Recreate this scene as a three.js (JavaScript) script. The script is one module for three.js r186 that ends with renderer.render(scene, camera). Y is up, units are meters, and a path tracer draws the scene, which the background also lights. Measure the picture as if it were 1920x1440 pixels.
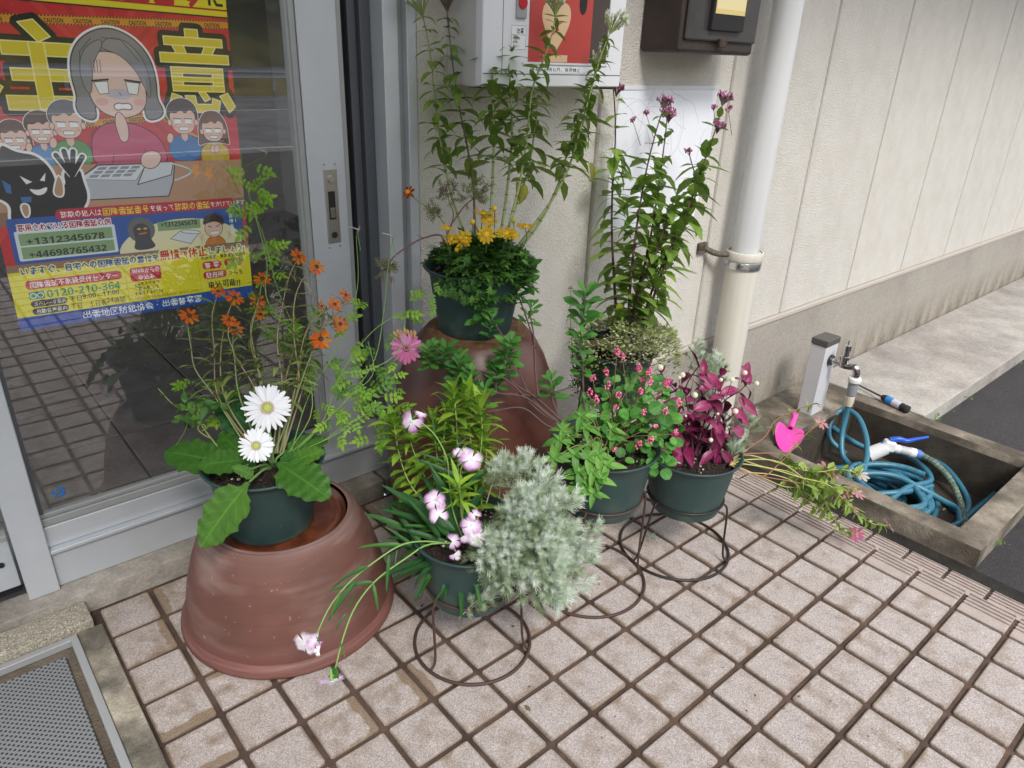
import * as THREE from 'three';
import { mergeGeometries, toCreasedNormals } from 'three/addons/utils/BufferGeometryUtils.js';
import { RoundedBoxGeometry } from 'three/addons/geometries/RoundedBoxGeometry.js';

// ---------- camera, sky, sun, exposure ----------
const scene = new THREE.Scene();
const camera = new THREE.PerspectiveCamera(56.25, 4 / 3, 0.02, 300);
camera.rotation.order = 'YXZ';
camera.position.set(-0.685, 1.146, 0.736);
camera.rotation.set(-0.43089, -0.72447, 0.03894);
camera.updateMatrixWorld(true);

const SKY = (() => {                       // overcast: brighter overhead, faintly blue
  const w = 128, h = 64, d = new Float32Array(w * h * 4);
  for (let y = 0; y < h; y++) for (let x = 0; x < w; x++) {
    const el = ((y + .5) / h - .5) * Math.PI, s = Math.max(0, Math.sin(el)), az = (x / w) * Math.PI * 2;
    const cl = 1 + .07 * Math.sin(az * 3 + 5 * s) * Math.cos(s * 6 + az * 2) ;
    const L = (.62 + .62 * s) * cl * (el < 0 ? .55 : 1), i = (y * w + x) * 4;
    d[i] = L * .945; d[i + 1] = L * .985; d[i + 2] = L * 1.075; d[i + 3] = 1;
  }
  const t = new THREE.DataTexture(d, w, h, THREE.RGBAFormat, THREE.FloatType);
  t.mapping = THREE.EquirectangularReflectionMapping; t.magFilter = t.minFilter = THREE.LinearFilter; t.needsUpdate = true;
  return t;
})();
scene.background = SKY; scene.environment = SKY;
const sun = new THREE.DirectionalLight(0xfffaf2, 1.6);
sun.position.set(-1.2, 6, 4.6); sun.target.position.set(.5, 0, -.3);
sun.castShadow = true; sun.shadow.radius = 30; sun.shadow.mapSize.set(2048, 2048);
Object.assign(sun.shadow.camera, { left: -6, right: 6, top: 6, bottom: -6, near: .1, far: 30 });
scene.add(sun, sun.target);
const renderer = new THREE.WebGLRenderer({ antialias: true });
renderer.toneMapping = THREE.LinearToneMapping;
renderer.toneMappingExposure = 1.85;
renderer.shadowMap.enabled = true; renderer.shadowMap.type = THREE.PCFSoftShadowMap;

// ---------- helpers ----------
let seed = 20240611;
function rnd() { seed |= 0; seed = seed + 0x6D2B79F5 | 0; let t = Math.imul(seed ^ seed >>> 15, 1 | seed); t = t + Math.imul(t ^ t >>> 7, 61 | t) ^ t; return ((t ^ t >>> 14) >>> 0) / 4294967296; }
const rr = (a, b) => a + (b - a) * rnd(), pick = (a) => a[Math.floor(rnd() * a.length)];
const V = (x, y, z) => new THREE.Vector3(x, y, z);
const UP = V(0, 1, 0);
const FOC = 1347.1;                        // photograph pixels: a sight line followed to a given distance
function at(px, py, depth) { return camera.localToWorld(V((px - 960) / FOC * depth, -(py - 720) / FOC * depth, -depth)); }
const depthOf = (x, y, z) => -camera.worldToLocal(V(x, y, z)).z;
const used = {};
function numbered(n) { const k = used[n] = (used[n] ?? -1) + 1; return k ? n + '_' + String(k).padStart(3, '0') : n; }
function thing(name, label, category, pos = [0, 0, 0], group) {
  const o = new THREE.Group(); o.name = numbered(name); o.position.set(...pos);
  o.userData = { label, category }; if (group) o.userData.group = group; scene.add(o); return o;
}
function ground(name) { const o = new THREE.Group(); o.name = numbered(name); o.userData = { kind: 'structure' }; scene.add(o); return o; }
function part(parent, name, geo, mat, pos) {
  const m = new THREE.Mesh(geo, mat); m.castShadow = m.receiveShadow = true; m.name = name;
  if (parent === scene) m.name = numbered(name);
  if (pos) m.position.set(...pos); parent.add(m); return m;
}
function bx(x0, x1, y0, y1, z0, z1, r = 0) {   // a box by its limits, edges rounded by r
  const w = x1 - x0, h = y1 - y0, d = z1 - z0;
  const g = r ? new RoundedBoxGeometry(w, h, d, 2, Math.min(r, w / 2.01, h / 2.01, d / 2.01)) : new THREE.BoxGeometry(w, h, d);
  worldUV(g, w, h, d);
  return g.translate((x0 + x1) / 2, (y0 + y1) / 2, (z0 + z1) / 2);
}
function worldUV(g) {                       // uv in metres from the dominant axis of the normal
  const p = g.attributes.position, n = g.attributes.normal, uv = new Float32Array(p.count * 2);
  for (let i = 0; i < p.count; i++) {
    const ax = Math.abs(n.getX(i)), ay = Math.abs(n.getY(i)), az = Math.abs(n.getZ(i));
    const [u, v] = ay >= ax && ay >= az ? [p.getX(i), p.getZ(i)] : ax >= az ? [p.getZ(i), p.getY(i)] : [p.getX(i), p.getY(i)];
    uv[2 * i] = u; uv[2 * i + 1] = v;
  }
  g.setAttribute('uv', new THREE.BufferAttribute(uv, 2)); return g;
}
const clean = (g) => { const o = g.index ? g.toNonIndexed() : g; for (const k of Object.keys(o.attributes)) if (!['position', 'normal', 'uv'].includes(k)) o.deleteAttribute(k); return o; };
const merge = (list) => mergeGeometries(list.map(clean));
function tube(pts, r, seg = 24, rad = 8, closed = false) {
  const c = new THREE.CatmullRomCurve3(pts.map((p) => Array.isArray(p) ? V(...p) : p), closed, 'centripetal');
  return new THREE.TubeGeometry(c, seg, r, rad, closed);
}
function taper(pts, r0, r1, seg = 16, rad = 6) {   // a stem: tube that thins towards its tip
  const c = new THREE.CatmullRomCurve3(pts, false, 'centripetal'), g = new THREE.TubeGeometry(c, seg, 1, rad, false);
  const p = g.attributes.position;
  for (let i = 0; i <= seg; i++) {
    const o = c.getPointAt(i / seg), r = r0 + (r1 - r0) * i / seg;
    for (let j = 0; j <= rad; j++) { const k = i * (rad + 1) + j; p.setXYZ(k, o.x + (p.getX(k) - o.x) * r, o.y + (p.getY(k) - o.y) * r, o.z + (p.getZ(k) - o.z) * r); }
  }
  g.userData.curve = c; return g;
}
const lathe = (prof, seg = 48) => new THREE.LatheGeometry(prof.map(([r, y]) => new THREE.Vector2(r, y)), seg);

// ---------- textures ----------
function noise2(seed0) {                    // value noise, tiling with period n
  const T = new Float32Array(65536); let s = seed0 * 7919 + 17;
  for (let i = 0; i < 65536; i++) { s = Math.imul(s ^ s >>> 15, 0x2c1b3c6d) + 0x9e3779b9 | 0; s ^= s >>> 13; T[i] = ((s >>> 0) % 65521) / 65521; }
  return (x, y, n) => {
    const xi = Math.floor(x), yi = Math.floor(y), fx = x - xi, fy = y - yi, u = fx * fx * (3 - 2 * fx), v = fy * fy * (3 - 2 * fy);
    const f = (a, b) => T[(((a % n + n) % n) * 251 + ((b % n + n) % n) * 509) & 65535];
    return (f(xi, yi) * (1 - u) + f(xi + 1, yi) * u) * (1 - v) + (f(xi, yi + 1) * (1 - u) + f(xi + 1, yi + 1) * u) * v;
  };
}
const N1 = noise2(3), N2 = noise2(11);
function tex(size, fn, srgb = true, rep = 1) {   // fn(u, v) -> [r, g, b] in 0..1, tiling
  const d = new Uint8Array(size * size * 4);
  for (let y = 0; y < size; y++) for (let x = 0; x < size; x++) {
    const c = fn(x / size, y / size), i = (y * size + x) * 4;
    for (let k = 0; k < 3; k++) d[i + k] = Math.max(0, Math.min(255, c[k] * 255)); d[i + 3] = 255;
  }
  const t = new THREE.DataTexture(d, size, size); t.wrapS = t.wrapT = THREE.RepeatWrapping; t.magFilter = t.minFilter = THREE.LinearFilter;
  t.repeat.set(rep, rep); if (srgb) t.colorSpace = THREE.SRGBColorSpace; t.needsUpdate = true; return t;
}
const fbm = (N, u, v, f, oct = 4) => { let a = 0, w = .5, s = 0; for (let o = 0; o < oct; o++) { a += N(u * f, v * f, f) * w; s += w; w *= .5; f *= 2; } return a / s; };
function canvasTex(w, h, draw) {
  const c = document.createElement('canvas'); c.width = w; c.height = h; draw(c.getContext('2d'), w, h);
  const t = new THREE.CanvasTexture(c); t.colorSpace = THREE.SRGBColorSpace; t.anisotropy = 8; return t;
}
const grey = (v) => [v, v, v];
const L3 = (r, g, b) => new THREE.Color().setRGB(r, g, b);
const std = (o) => new THREE.MeshStandardMaterial(o), phy = (o) => new THREE.MeshPhysicalMaterial(o);
const mixc = (a, b, t) => a.map((x, i) => x + (b[i] - x) * t);

// stucco: worm-like raised grains
const stuccoBump = tex(512, (u, v) => { const a = fbm(N1, u, v, 64, 2), b = Math.abs(N2(u * 96 + 3 * a, v * 96, 96) - .5) * 2; return grey(.25 + .5 * a + .35 * b); }, false, 1 / .27);
const stuccoMap = tex(512, (u, v) => { const a = fbm(N1, u, v, 6, 4), g = N2(u * 170, v * 170, 170), k = N1(u * 230, v * 230, 230); let c = mixc([.80, .782, .75], [.85, .835, .81], a); if (g > .86) c = mixc(c, [.60, .53, .45], .35); if (k > .93) c = mixc(c, [.95, .92, .86], .6); return c; }, true, 1 / .36);
const mottle = (dark, light, f = 5) => tex(512, (u, v) => { const a = fbm(N1, u, v, f, 5), b = fbm(N2, u, v, f * 3, 3), g = N2(u * 190, v * 190, 190); let c = mixc(dark, light, Math.min(1, Math.max(0, (a - .3) * 2.2))); c = c.map((x) => x * (.86 + .28 * b) * (.93 + .14 * g)); return c; }, true, 1);
const fineBump = tex(256, (u, v) => grey(.3 + .4 * fbm(N1, u, v, 24, 3) + .3 * N2(u * 120, v * 120, 120)), false, 1 / .12);
function rep(t, m) { const c = t.clone(); c.repeat.set(1 / m, 1 / m); c.needsUpdate = true; return c; }
// ---------- materials of the setting ----------
const ZW = -0.8, P = 0.11;
const M = {};
M.stucco = std({ map: stuccoMap, bumpMap: stuccoBump, bumpScale: .0038, roughness: .95 });
M.joint = std({ color: L3(.38, .325, .25), roughness: 1 });
M.found = std({ map: rep(tex(512, (u, v) => {
  const a = fbm(N1, u, v, 5, 5), b = fbm(N2, u * 2, v, 9, 4), g = N2(u * 180, v * 180, 180);
  let c = mixc([.60, .575, .54], [.68, .655, .62], a);
  const low = Math.max(0, .56 - v) / .56, patch = low * Math.max(0, fbm(N2, u * 3, v, 7, 4) - .42) * 4;
  c = mixc(c, [.44, .40, .34], Math.min(.6, patch)); c = mixc(c, [.52, .47, .38], low * .35);
  if (b > .70 && v < .42) c = mixc(c, [.36, .34, .30], .35);
  return c.map((x) => x * (.94 + .12 * g));
}), 1), bumpMap: fineBump, bumpScale: .004, roughness: .95 });
M.ledge = std({ color: L3(.50, .45, .40), roughness: .9, bumpMap: fineBump, bumpScale: .002 });
M.grout = std({ map: rep(mottle([.27, .215, .185], [.38, .305, .265], 8), .4), bumpMap: fineBump, bumpScale: .003, roughness: 1 });
M.concrete = std({ map: rep(mottle([.50, .475, .44], [.66, .635, .60], 6), .7), bumpMap: fineBump, bumpScale: .003, roughness: .95 });
M.oldConcrete = std({ map: rep(mottle([.35, .31, .265], [.50, .455, .40], 6), .8), bumpMap: fineBump, bumpScale: .005, roughness: .9 });
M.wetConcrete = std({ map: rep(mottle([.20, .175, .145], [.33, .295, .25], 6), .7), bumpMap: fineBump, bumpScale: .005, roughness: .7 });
M.paving = std({ map: rep(mottle([.585, .56, .535], [.665, .645, .62], 4), 1.6), bumpMap: fineBump, bumpScale: .002, roughness: .95 });
M.asphalt = std({ map: rep(tex(512, (u, v) => { const a = fbm(N1, u, v, 4, 4), g = N2(u * 200, v * 200, 200), k = N1(u * 250, v * 250, 250); let c = mixc([.175, .165, .165], [.245, .235, .235], a).map((x) => x * (.75 + .5 * g)); if (k > .965) c = [.42, .41, .40]; return c; }), .7), bumpMap: fineBump, bumpScale: .006, roughness: .8 });
M.line = std({ color: L3(.6, .6, .58), roughness: .8 });
M.terrazzo = std({ map: rep(tex(512, (u, v) => { const g = N2(u * 150, v * 150, 150), k = N1(u * 200, v * 200, 200); let c = mixc([.50, .475, .42], [.66, .635, .58], g); if (k > .8) c = [.82, .79, .72]; if (k < .14) c = [.30, .27, .23]; return c; }), .35), roughness: .7 });
const alMap = tex(256, (u, v) => { const s = N1(u * 6, v * 240, 240) * .5 + N1(u * 3, v * 90, 90) * .5, a = fbm(N2, u, v, 4, 3); return [.83, .84, .85].map((x) => x * (.985 + .015 * s) * (.94 + .10 * a)); }, true, 1 / .5);
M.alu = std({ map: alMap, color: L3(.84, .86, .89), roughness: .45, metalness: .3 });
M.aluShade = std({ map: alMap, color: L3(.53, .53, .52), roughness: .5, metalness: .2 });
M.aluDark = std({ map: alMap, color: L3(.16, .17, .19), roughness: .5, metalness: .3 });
M.black = std({ color: L3(.012, .012, .013), roughness: .6 });
M.rubber = std({ color: L3(.02, .02, .021), roughness: .9 });

// ---------- tiled porch, two levels ----------
const tileSkins = Array.from({ length: 9 }, (_, k) => {
  const ox = k * .137, oy = k * .311, dirty = k >= 6;
  return std({ roughness: .82, bumpMap: fineBump, bumpScale: .0012, map: tex(192, (u, v) => {
    const a = fbm(N1, (u * .3 + ox) % 1, (v * .3 + oy) % 1, 16, 3), g = N2((u + ox) * 105, (v + oy) * 105, 997), g2 = N1((u + oy) * 52, (v + ox) * 52, 991);
    let c = mixc([.71, .665, .645], [.77, .725, .705], a).map((x) => x * (.74 + .42 * g) * (.91 + .18 * g2));
    if (g > .88) c = mixc(c, [.95, .92, .88], .55);
    const e = Math.min(u, 1 - u, v, 1 - v), w = fbm(N2, (u * .25 + oy) % 1, (v * .25 + ox) % 1, 16, 3);
    const soot = Math.max(0, (dirty ? .42 : .30) * (w - .46) * 3), side = dirty ? Math.min(u, v * 1.3 + .02 * k) : Math.min(1 - v, e + .25), rim = Math.max(0, 1 - e / .055) * (.2 + .6 * w);
    c = mixc(c, [.52, .435, .345].map((x) => x * (.8 + .3 * g)), Math.min(.6, soot));
    c = mixc(c, [.54, .45, .355].map((x) => x * (.78 + .34 * g)), (dirty ? .72 : .5) * Math.max(0, Math.min(1, ((dirty ? .10 + .16 * w : .16 * w) - side) * 22)) * (dirty || k % 2 ? 1 : 0));
    c = mixc(c, [.42, .34, .25], Math.min(.5, rim * .6));
    return c;
  }) });
});
function tileGeo(w, d, top = 0, h = .009, c = .0022, r = .005) {     // rounded square, chamfered top edge
  const ring = (ins, y) => { const o = []; for (let q = 0; q < 4; q++) for (let s = 0; s < 3; s++) { const a = (q + s / 2) * Math.PI / 2, sx = q === 0 || q === 3 ? 1 : -1, sz = q < 2 ? 1 : -1; o.push([sx * (w / 2 - r) + Math.cos(a) * (r - ins), y, sz * (d / 2 - r) + Math.sin(a) * (r - ins)]); } return o; };
  const rings = [ring(c, top), ring(0, top - c), ring(0, top - h)], pos = [], uv = [], put = (p) => { pos.push(...p); uv.push(p[0] / w + .5, p[2] / d + .5); };
  for (let i = 1; i < 11; i++) { put(rings[0][0]); put(rings[0][i + 1]); put(rings[0][i]); }
  for (let k = 0; k < 2; k++) for (let i = 0; i < 12; i++) { const j = (i + 1) % 12; for (const p of [rings[k][i], rings[k][j], rings[k + 1][i], rings[k][j], rings[k + 1][j], rings[k + 1][i]]) put(p); }
  const g = new THREE.BufferGeometry(); g.setAttribute('position', new THREE.Float32BufferAttribute(pos, 3)); g.setAttribute('uv', new THREE.Float32BufferAttribute(uv, 2)); g.computeVertexNormals(); return g;
}
const JT = .0108, tileG = tileGeo(P - JT, P - JT);
const porch = ground('porch_floor');
part(porch, 'joint_bed', bx(-1.6, 1.074, -.36, -.0065, ZW + .02, 2.02), M.grout);
const far = [];
for (let i = -5; i < 9; i++) for (let j = -7; j < 18; j++) {
  const x = (i + .5) * P, z = (j + .5) * P, shown = j < 8 && -camera.worldToLocal(V(x, 0, z)).z > .35;
  const left = Math.max(0, Math.min(1, (1.5 - i) / 6 - (j + 2) * .06)), k = rnd() < left * .75 ? 6 + Math.floor(rnd() * 3) : Math.floor(rnd() * 6);
  if (shown && i * 1.35 - j > -16) {
    const t = part(porch, 'tile', tileG, tileSkins[k], [x, rr(-.0008, .0006), z]); t.rotation.y = Math.floor(rnd() * 4) * Math.PI / 2 + rr(-.006, .006); t.rotation.x = rr(-.004, .004); t.rotation.z = rr(-.004, .004);
  } else far.push(tileG.clone().translate(x, 0, z));
}
for (let i = -14; i < -5; i++) for (let j = 1; j < 18; j++) far.push(tileG.clone().translate((i + .5) * P, 0, (j + .5) * P));
part(porch, 'distant_tile', merge(far), tileSkins[1]).userData.kind = 'stuff';
function noseGeo(w, depth, front) {         // step-edge tile: ribbed tread and a front lip, profile across x
  const s = new THREE.Shape(), pts = [[0, 0]], n = 4, a = depth * .42, b = depth * .90;
  for (let k = 0; k < n; k++) { const x = a + (b - a) * k / (n - 1); pts.push([x - .0036, 0], [x - .0026, -.0058], [x + .0026, -.0058], [x + .0036, 0]); }
  pts.push([depth - .003, 0], [depth, -.003], [depth, -front], [depth - .012, -front], [depth - .012, -.012], [0, -.012]);
  pts.forEach(([x, y], i) => i ? s.lineTo(x, y) : s.moveTo(x, y));
  const g = new THREE.ExtrudeGeometry(s, { depth: w, bevelEnabled: true, bevelSize: .0012, bevelThickness: .0015, bevelSegments: 1, bevelOffset: -.0012 });
  const p = g.attributes.position, uv = g.attributes.uv; for (let i = 0; i < p.count; i++) uv.setXY(i, p.getX(i) / depth, p.getZ(i) / w);
  return g.translate(0, 0, -w / 2);
}
const noseSkin = [0, 1, 2].map((k) => std({ roughness: .85, map: tex(256, (u, v) => { const g = N2(u * 120 + k * 9, v * 120, 240), a = fbm(N1, u, v, 5, 3); return mixc([.60, .545, .515], [.70, .645, .615], a).map((x) => x * (.86 + .24 * g)); }, true, 1) }));
const noseG = noseGeo(P - JT - .002, .0905, .05);
for (let j = -7; j < 18; j++) part(porch, 'nosing_tile', noseG, noseSkin[(j + 21) % 3], [.9925, 0, (j + .5) * P]);
const step = ground('lower_step');
part(step, 'joint_bed', bx(1.075, 1.375, -.44, -.1615, ZW + .02, 2.02), M.grout);
for (let j = -7; j < 12; j++) {
  part(step, 'nosing_tile', noseG, noseSkin[(j + 22) % 3], [1.295, -.155, (j + .5) * P]);
  for (const x of [1.13, 1.24]) part(step, 'tile', tileG, tileSkins[(j * 3 + 24) % 6], [x, -.155, (j + .5) * P]);
}

// ---------- door sill, threshold slab, mat recess ----------
const sill = ground('door_sill');
for (const [x0, x1] of [[-1.5, -.02], [-.014, .19], [.196, .45]]) part(sill, 'sill_block', bx(x0, x1, -.01, .046, -.86, -.778, .005), M.concrete);
const thr = ground('threshold_slab');
part(thr, 'slab', bx(-1.6, -.566, -.01, .030, -.776, -.705, .003), M.terrazzo);
part(thr, 'curb', bx(-.6, -.552, -.02, .012, -.704, 1.2, .003), std({ map: rep(mottle([.40, .38, .34], [.72, .68, .61], 7), .45), bumpMap: fineBump, bumpScale: .004, roughness: .95 }));
part(thr, 'recess_bed', bx(-1.6, -.6, -.03, -.004, -.704, 1.2), M.oldConcrete);

// ---------- paving strip, asphalt, road ----------
const pave = ground('paving');
for (const [x0, x1] of [[2.735, 4.797], [4.803, 6.8], [6.806, 8.8], [8.806, 11]]) part(pave, 'paving_slab', bx(x0, x1, -.42, -.31, ZW + .015, -.235, .006), M.paving);
const gs = new THREE.Shape([[-60, -8.9], [60, -8.9], [60, .78], [-60, .78]].map(([x, y]) => new THREE.Vector2(x, y)));
gs.holes.push(new THREE.Path([[1.85, -.27], [1.85, .7], [2.7, .7], [2.7, -.27]].map(([x, y]) => new THREE.Vector2(x, y))));
part(scene, 'asphalt', worldUV(new THREE.ShapeGeometry(gs).rotateX(-Math.PI / 2).translate(0, -.388, 0)), M.asphalt).userData.kind = 'structure';
part(scene, 'gutter_bed', bx(1.376, 1.81, -.44, -.3835, -.78, 1.6), std({ map: rep(mottle([.12, .105, .09], [.20, .18, .15], 8), .4), bumpMap: fineBump, bumpScale: .008, roughness: .9 })).userData.kind = 'structure';
const road = ground('road');
part(road, 'carriageway', bx(-60, 60, -.9, -.389, 8.9, 21.5), std({ map: rep(mottle([.40, .40, .41], [.50, .50, .51], 5), 3), roughness: .7 }));
part(road, 'edge_line', bx(-60, 60, -.389, -.382, 9.3, 9.42), M.line);
part(road, 'centre_line', bx(-60, 60, -.389, -.382, 16.4, 16.55), M.line);
const hillG = new THREE.PlaneGeometry(140, 60, 70, 30).rotateX(-Math.PI / 2), hp = hillG.attributes.position;
for (let i = 0; i < hp.count; i++) { const z = hp.getZ(i) + 30, x = hp.getX(i); hp.setY(i, -.37 + Math.max(0, z - 1) * .42 + 1.6 * fbm(N1, (x + 70) / 140, z / 60, 9, 3) * Math.min(1, z / 8)); }
hillG.translate(0, 0, 51.5); hillG.computeVertexNormals();
part(scene, 'hillside', worldUV(hillG), std({ map: rep(mottle([.30, .33, .15], [.58, .50, .30], 5), 7), roughness: 1 })).userData.kind = 'structure';

// ---------- guard rail and trees across the road (seen mirrored in the door) ----------
const rail = thing('guard_rail', 'grey steel guard rail across the road, mirrored in the door glass', 'guard rail', [0, -.37, 21.9]);
{
  const s = new THREE.Shape([[0, -.16], [.05, -.1], [.05, -.05], [0, 0], [.05, .05], [.05, .1], [0, .16], [-.006, .16], [.04, .1], [.04, .05], [-.01, 0], [.04, -.05], [.04, -.1], [-.006, -.16]].map(([x, y]) => new THREE.Vector2(x, y)));
  const galv = std({ color: L3(.5, .52, .54), roughness: .5, metalness: .3 });
  part(rail, 'beam', new THREE.ExtrudeGeometry(s, { depth: 60, bevelEnabled: false }).rotateY(-Math.PI / 2).translate(35, .68, 0), galv);
  for (let x = -24; x < 35; x += 2) part(rail, 'post', new THREE.CylinderGeometry(.06, .06, .86, 10), galv, [x, .38, .08]);
}
const leafBlob = (() => { const g = []; for (let k = 0; k < 420; k++) { const a = rr(0, 6.283), b = Math.acos(rr(-1, 1)), r = Math.cbrt(rnd()) ; const q = new THREE.PlaneGeometry(.16, .1).rotateX(rr(0, 3)).rotateY(rr(0, 6)).rotateZ(rr(0, 3)); q.translate(r * Math.sin(b) * Math.cos(a), r * Math.cos(b) * .8, r * Math.sin(b) * Math.sin(a)); g.push(q); } return merge(g); })();
const hillLeaf = [L3(.10, .15, .05), L3(.07, .115, .035), L3(.14, .17, .06)].map((color) => std({ color, roughness: .9 }));
const bushTrunk = new THREE.CylinderGeometry(.05, .1, 1.2, 7);
const woods = [[], [], []], trunks = [];
for (let k = 0; k < 30; k++) {
  const x = -8 + k * 1.3 + rr(-.5, .5), dz = rr(2, 9), s = rr(1.6, 3.1), y = -.37 + Math.max(0, dz - 1) * .42, kind = k % 3;
  trunks.push(bushTrunk.clone().scale(s / 2, s / 2, s / 2).translate(x, y + .6, 22.2 + dz));
  woods[kind].push(leafBlob.clone().rotateY(rr(0, 6)).scale(s * (kind === 2 ? 1.15 : .85), s * (kind === 1 ? 1.25 : .8), s * .9).translate(x, y + s * .95, 22.2 + dz));
}
const wood = thing('hillside_wood', 'dark green wood on the slope across the road, mirrored in the door glass', 'wood'); wood.userData.kind = 'stuff';
woods.forEach((l, k) => part(wood, 'foliage', merge(l), hillLeaf[k])); part(wood, 'trunks', merge(trunks), std({ color: L3(.08, .06, .045), roughness: 1 }));

// ---------- the facade ----------
const wall = thing('building_wall', 'beige stucco wall of upright grooved panels above a grey concrete base', 'wall', [0, 0, 0]);
const gx = [.337, .975, 1.628, 2.275, 2.909, 3.537, 4.148, 4.761, 5.38, 6.0, 6.62, 7.24, 7.86, 8.48, 9.1];
const panelSkins = [0, 1, 2, 3].map((k) => { const m = M.stucco.clone(); m.color = L3(...grey([1, .985, .96, .975][k])); return m; });
for (let i = 0; i < gx.length - 1; i++) { const g = worldUV(bx(gx[i] + (i ? .0055 : 0), gx[i + 1] - .0055, .118, 3.4, -.84, ZW, .0065)), uv = g.attributes.uv, ou = rr(0, 3), ov = rr(0, 3); for (let k = 0; k < uv.count; k++) uv.setXY(k, uv.getX(k) + ou, uv.getY(k) + ov); part(wall, 'wall_panel', g, panelSkins[i % 4]); }
part(wall, 'joint_backing', bx(.34, 9.1, .118, 3.4, -.9, -.8095), M.joint);
part(wall, 'base_ledge', bx(.345, 9.2, .098, .1175, -.9, -.786, .003), M.ledge);
{ const g = worldUV(bx(.35, 9.2, -.6, .0975, -.9, -.7925)), uv = g.attributes.uv; for (let i = 0; i < uv.count; i++) uv.setY(i, uv.getY(i) + .66); part(wall, 'foundation', g, M.found); }
part(wall, 'upper_wall', bx(-4, .336, 2.3, 3.4, -.98, ZW - .01), M.stucco);
part(wall, 'left_wall', bx(-4, -2.4, -.3, 2.3, -.98, ZW - .02), M.stucco);
const eave = thing('porch_canopy', 'flat pale canopy over the shop entrance, above the picture', 'canopy', [0, 0, 0]);
part(eave, 'soffit', bx(-5, .25, 2.6, 2.75, ZW + .002, 1.2, .01), std({ color: L3(.7, .69, .66), roughness: .9 }));

const roof = thing('roof_eave', 'plain roof eave running along the facade, above the picture', 'roof eave', [0, 0, 0]);
part(roof, 'soffit', bx(.26, 10, 2.65, 2.8, ZW + .002, .35, .01), std({ color: L3(.5, .49, .47), roughness: .9 }));

// ---------- the dim room behind the glass ----------
const room = ground('shop_interior');
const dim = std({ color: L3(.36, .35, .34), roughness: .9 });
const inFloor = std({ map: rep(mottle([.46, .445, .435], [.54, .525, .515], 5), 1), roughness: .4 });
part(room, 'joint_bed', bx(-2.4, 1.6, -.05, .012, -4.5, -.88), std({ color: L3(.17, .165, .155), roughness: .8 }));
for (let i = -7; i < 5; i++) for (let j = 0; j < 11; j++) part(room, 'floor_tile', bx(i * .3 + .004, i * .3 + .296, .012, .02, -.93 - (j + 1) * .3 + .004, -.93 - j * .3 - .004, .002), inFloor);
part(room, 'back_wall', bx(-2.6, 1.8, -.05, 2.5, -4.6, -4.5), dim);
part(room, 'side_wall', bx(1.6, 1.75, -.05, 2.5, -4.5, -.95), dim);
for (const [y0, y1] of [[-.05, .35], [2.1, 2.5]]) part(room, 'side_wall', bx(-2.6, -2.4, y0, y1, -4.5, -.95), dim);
part(room, 'ceiling', bx(-2.6, 1.8, 2.3, 2.42, -4.5, -.981), dim);
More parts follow.
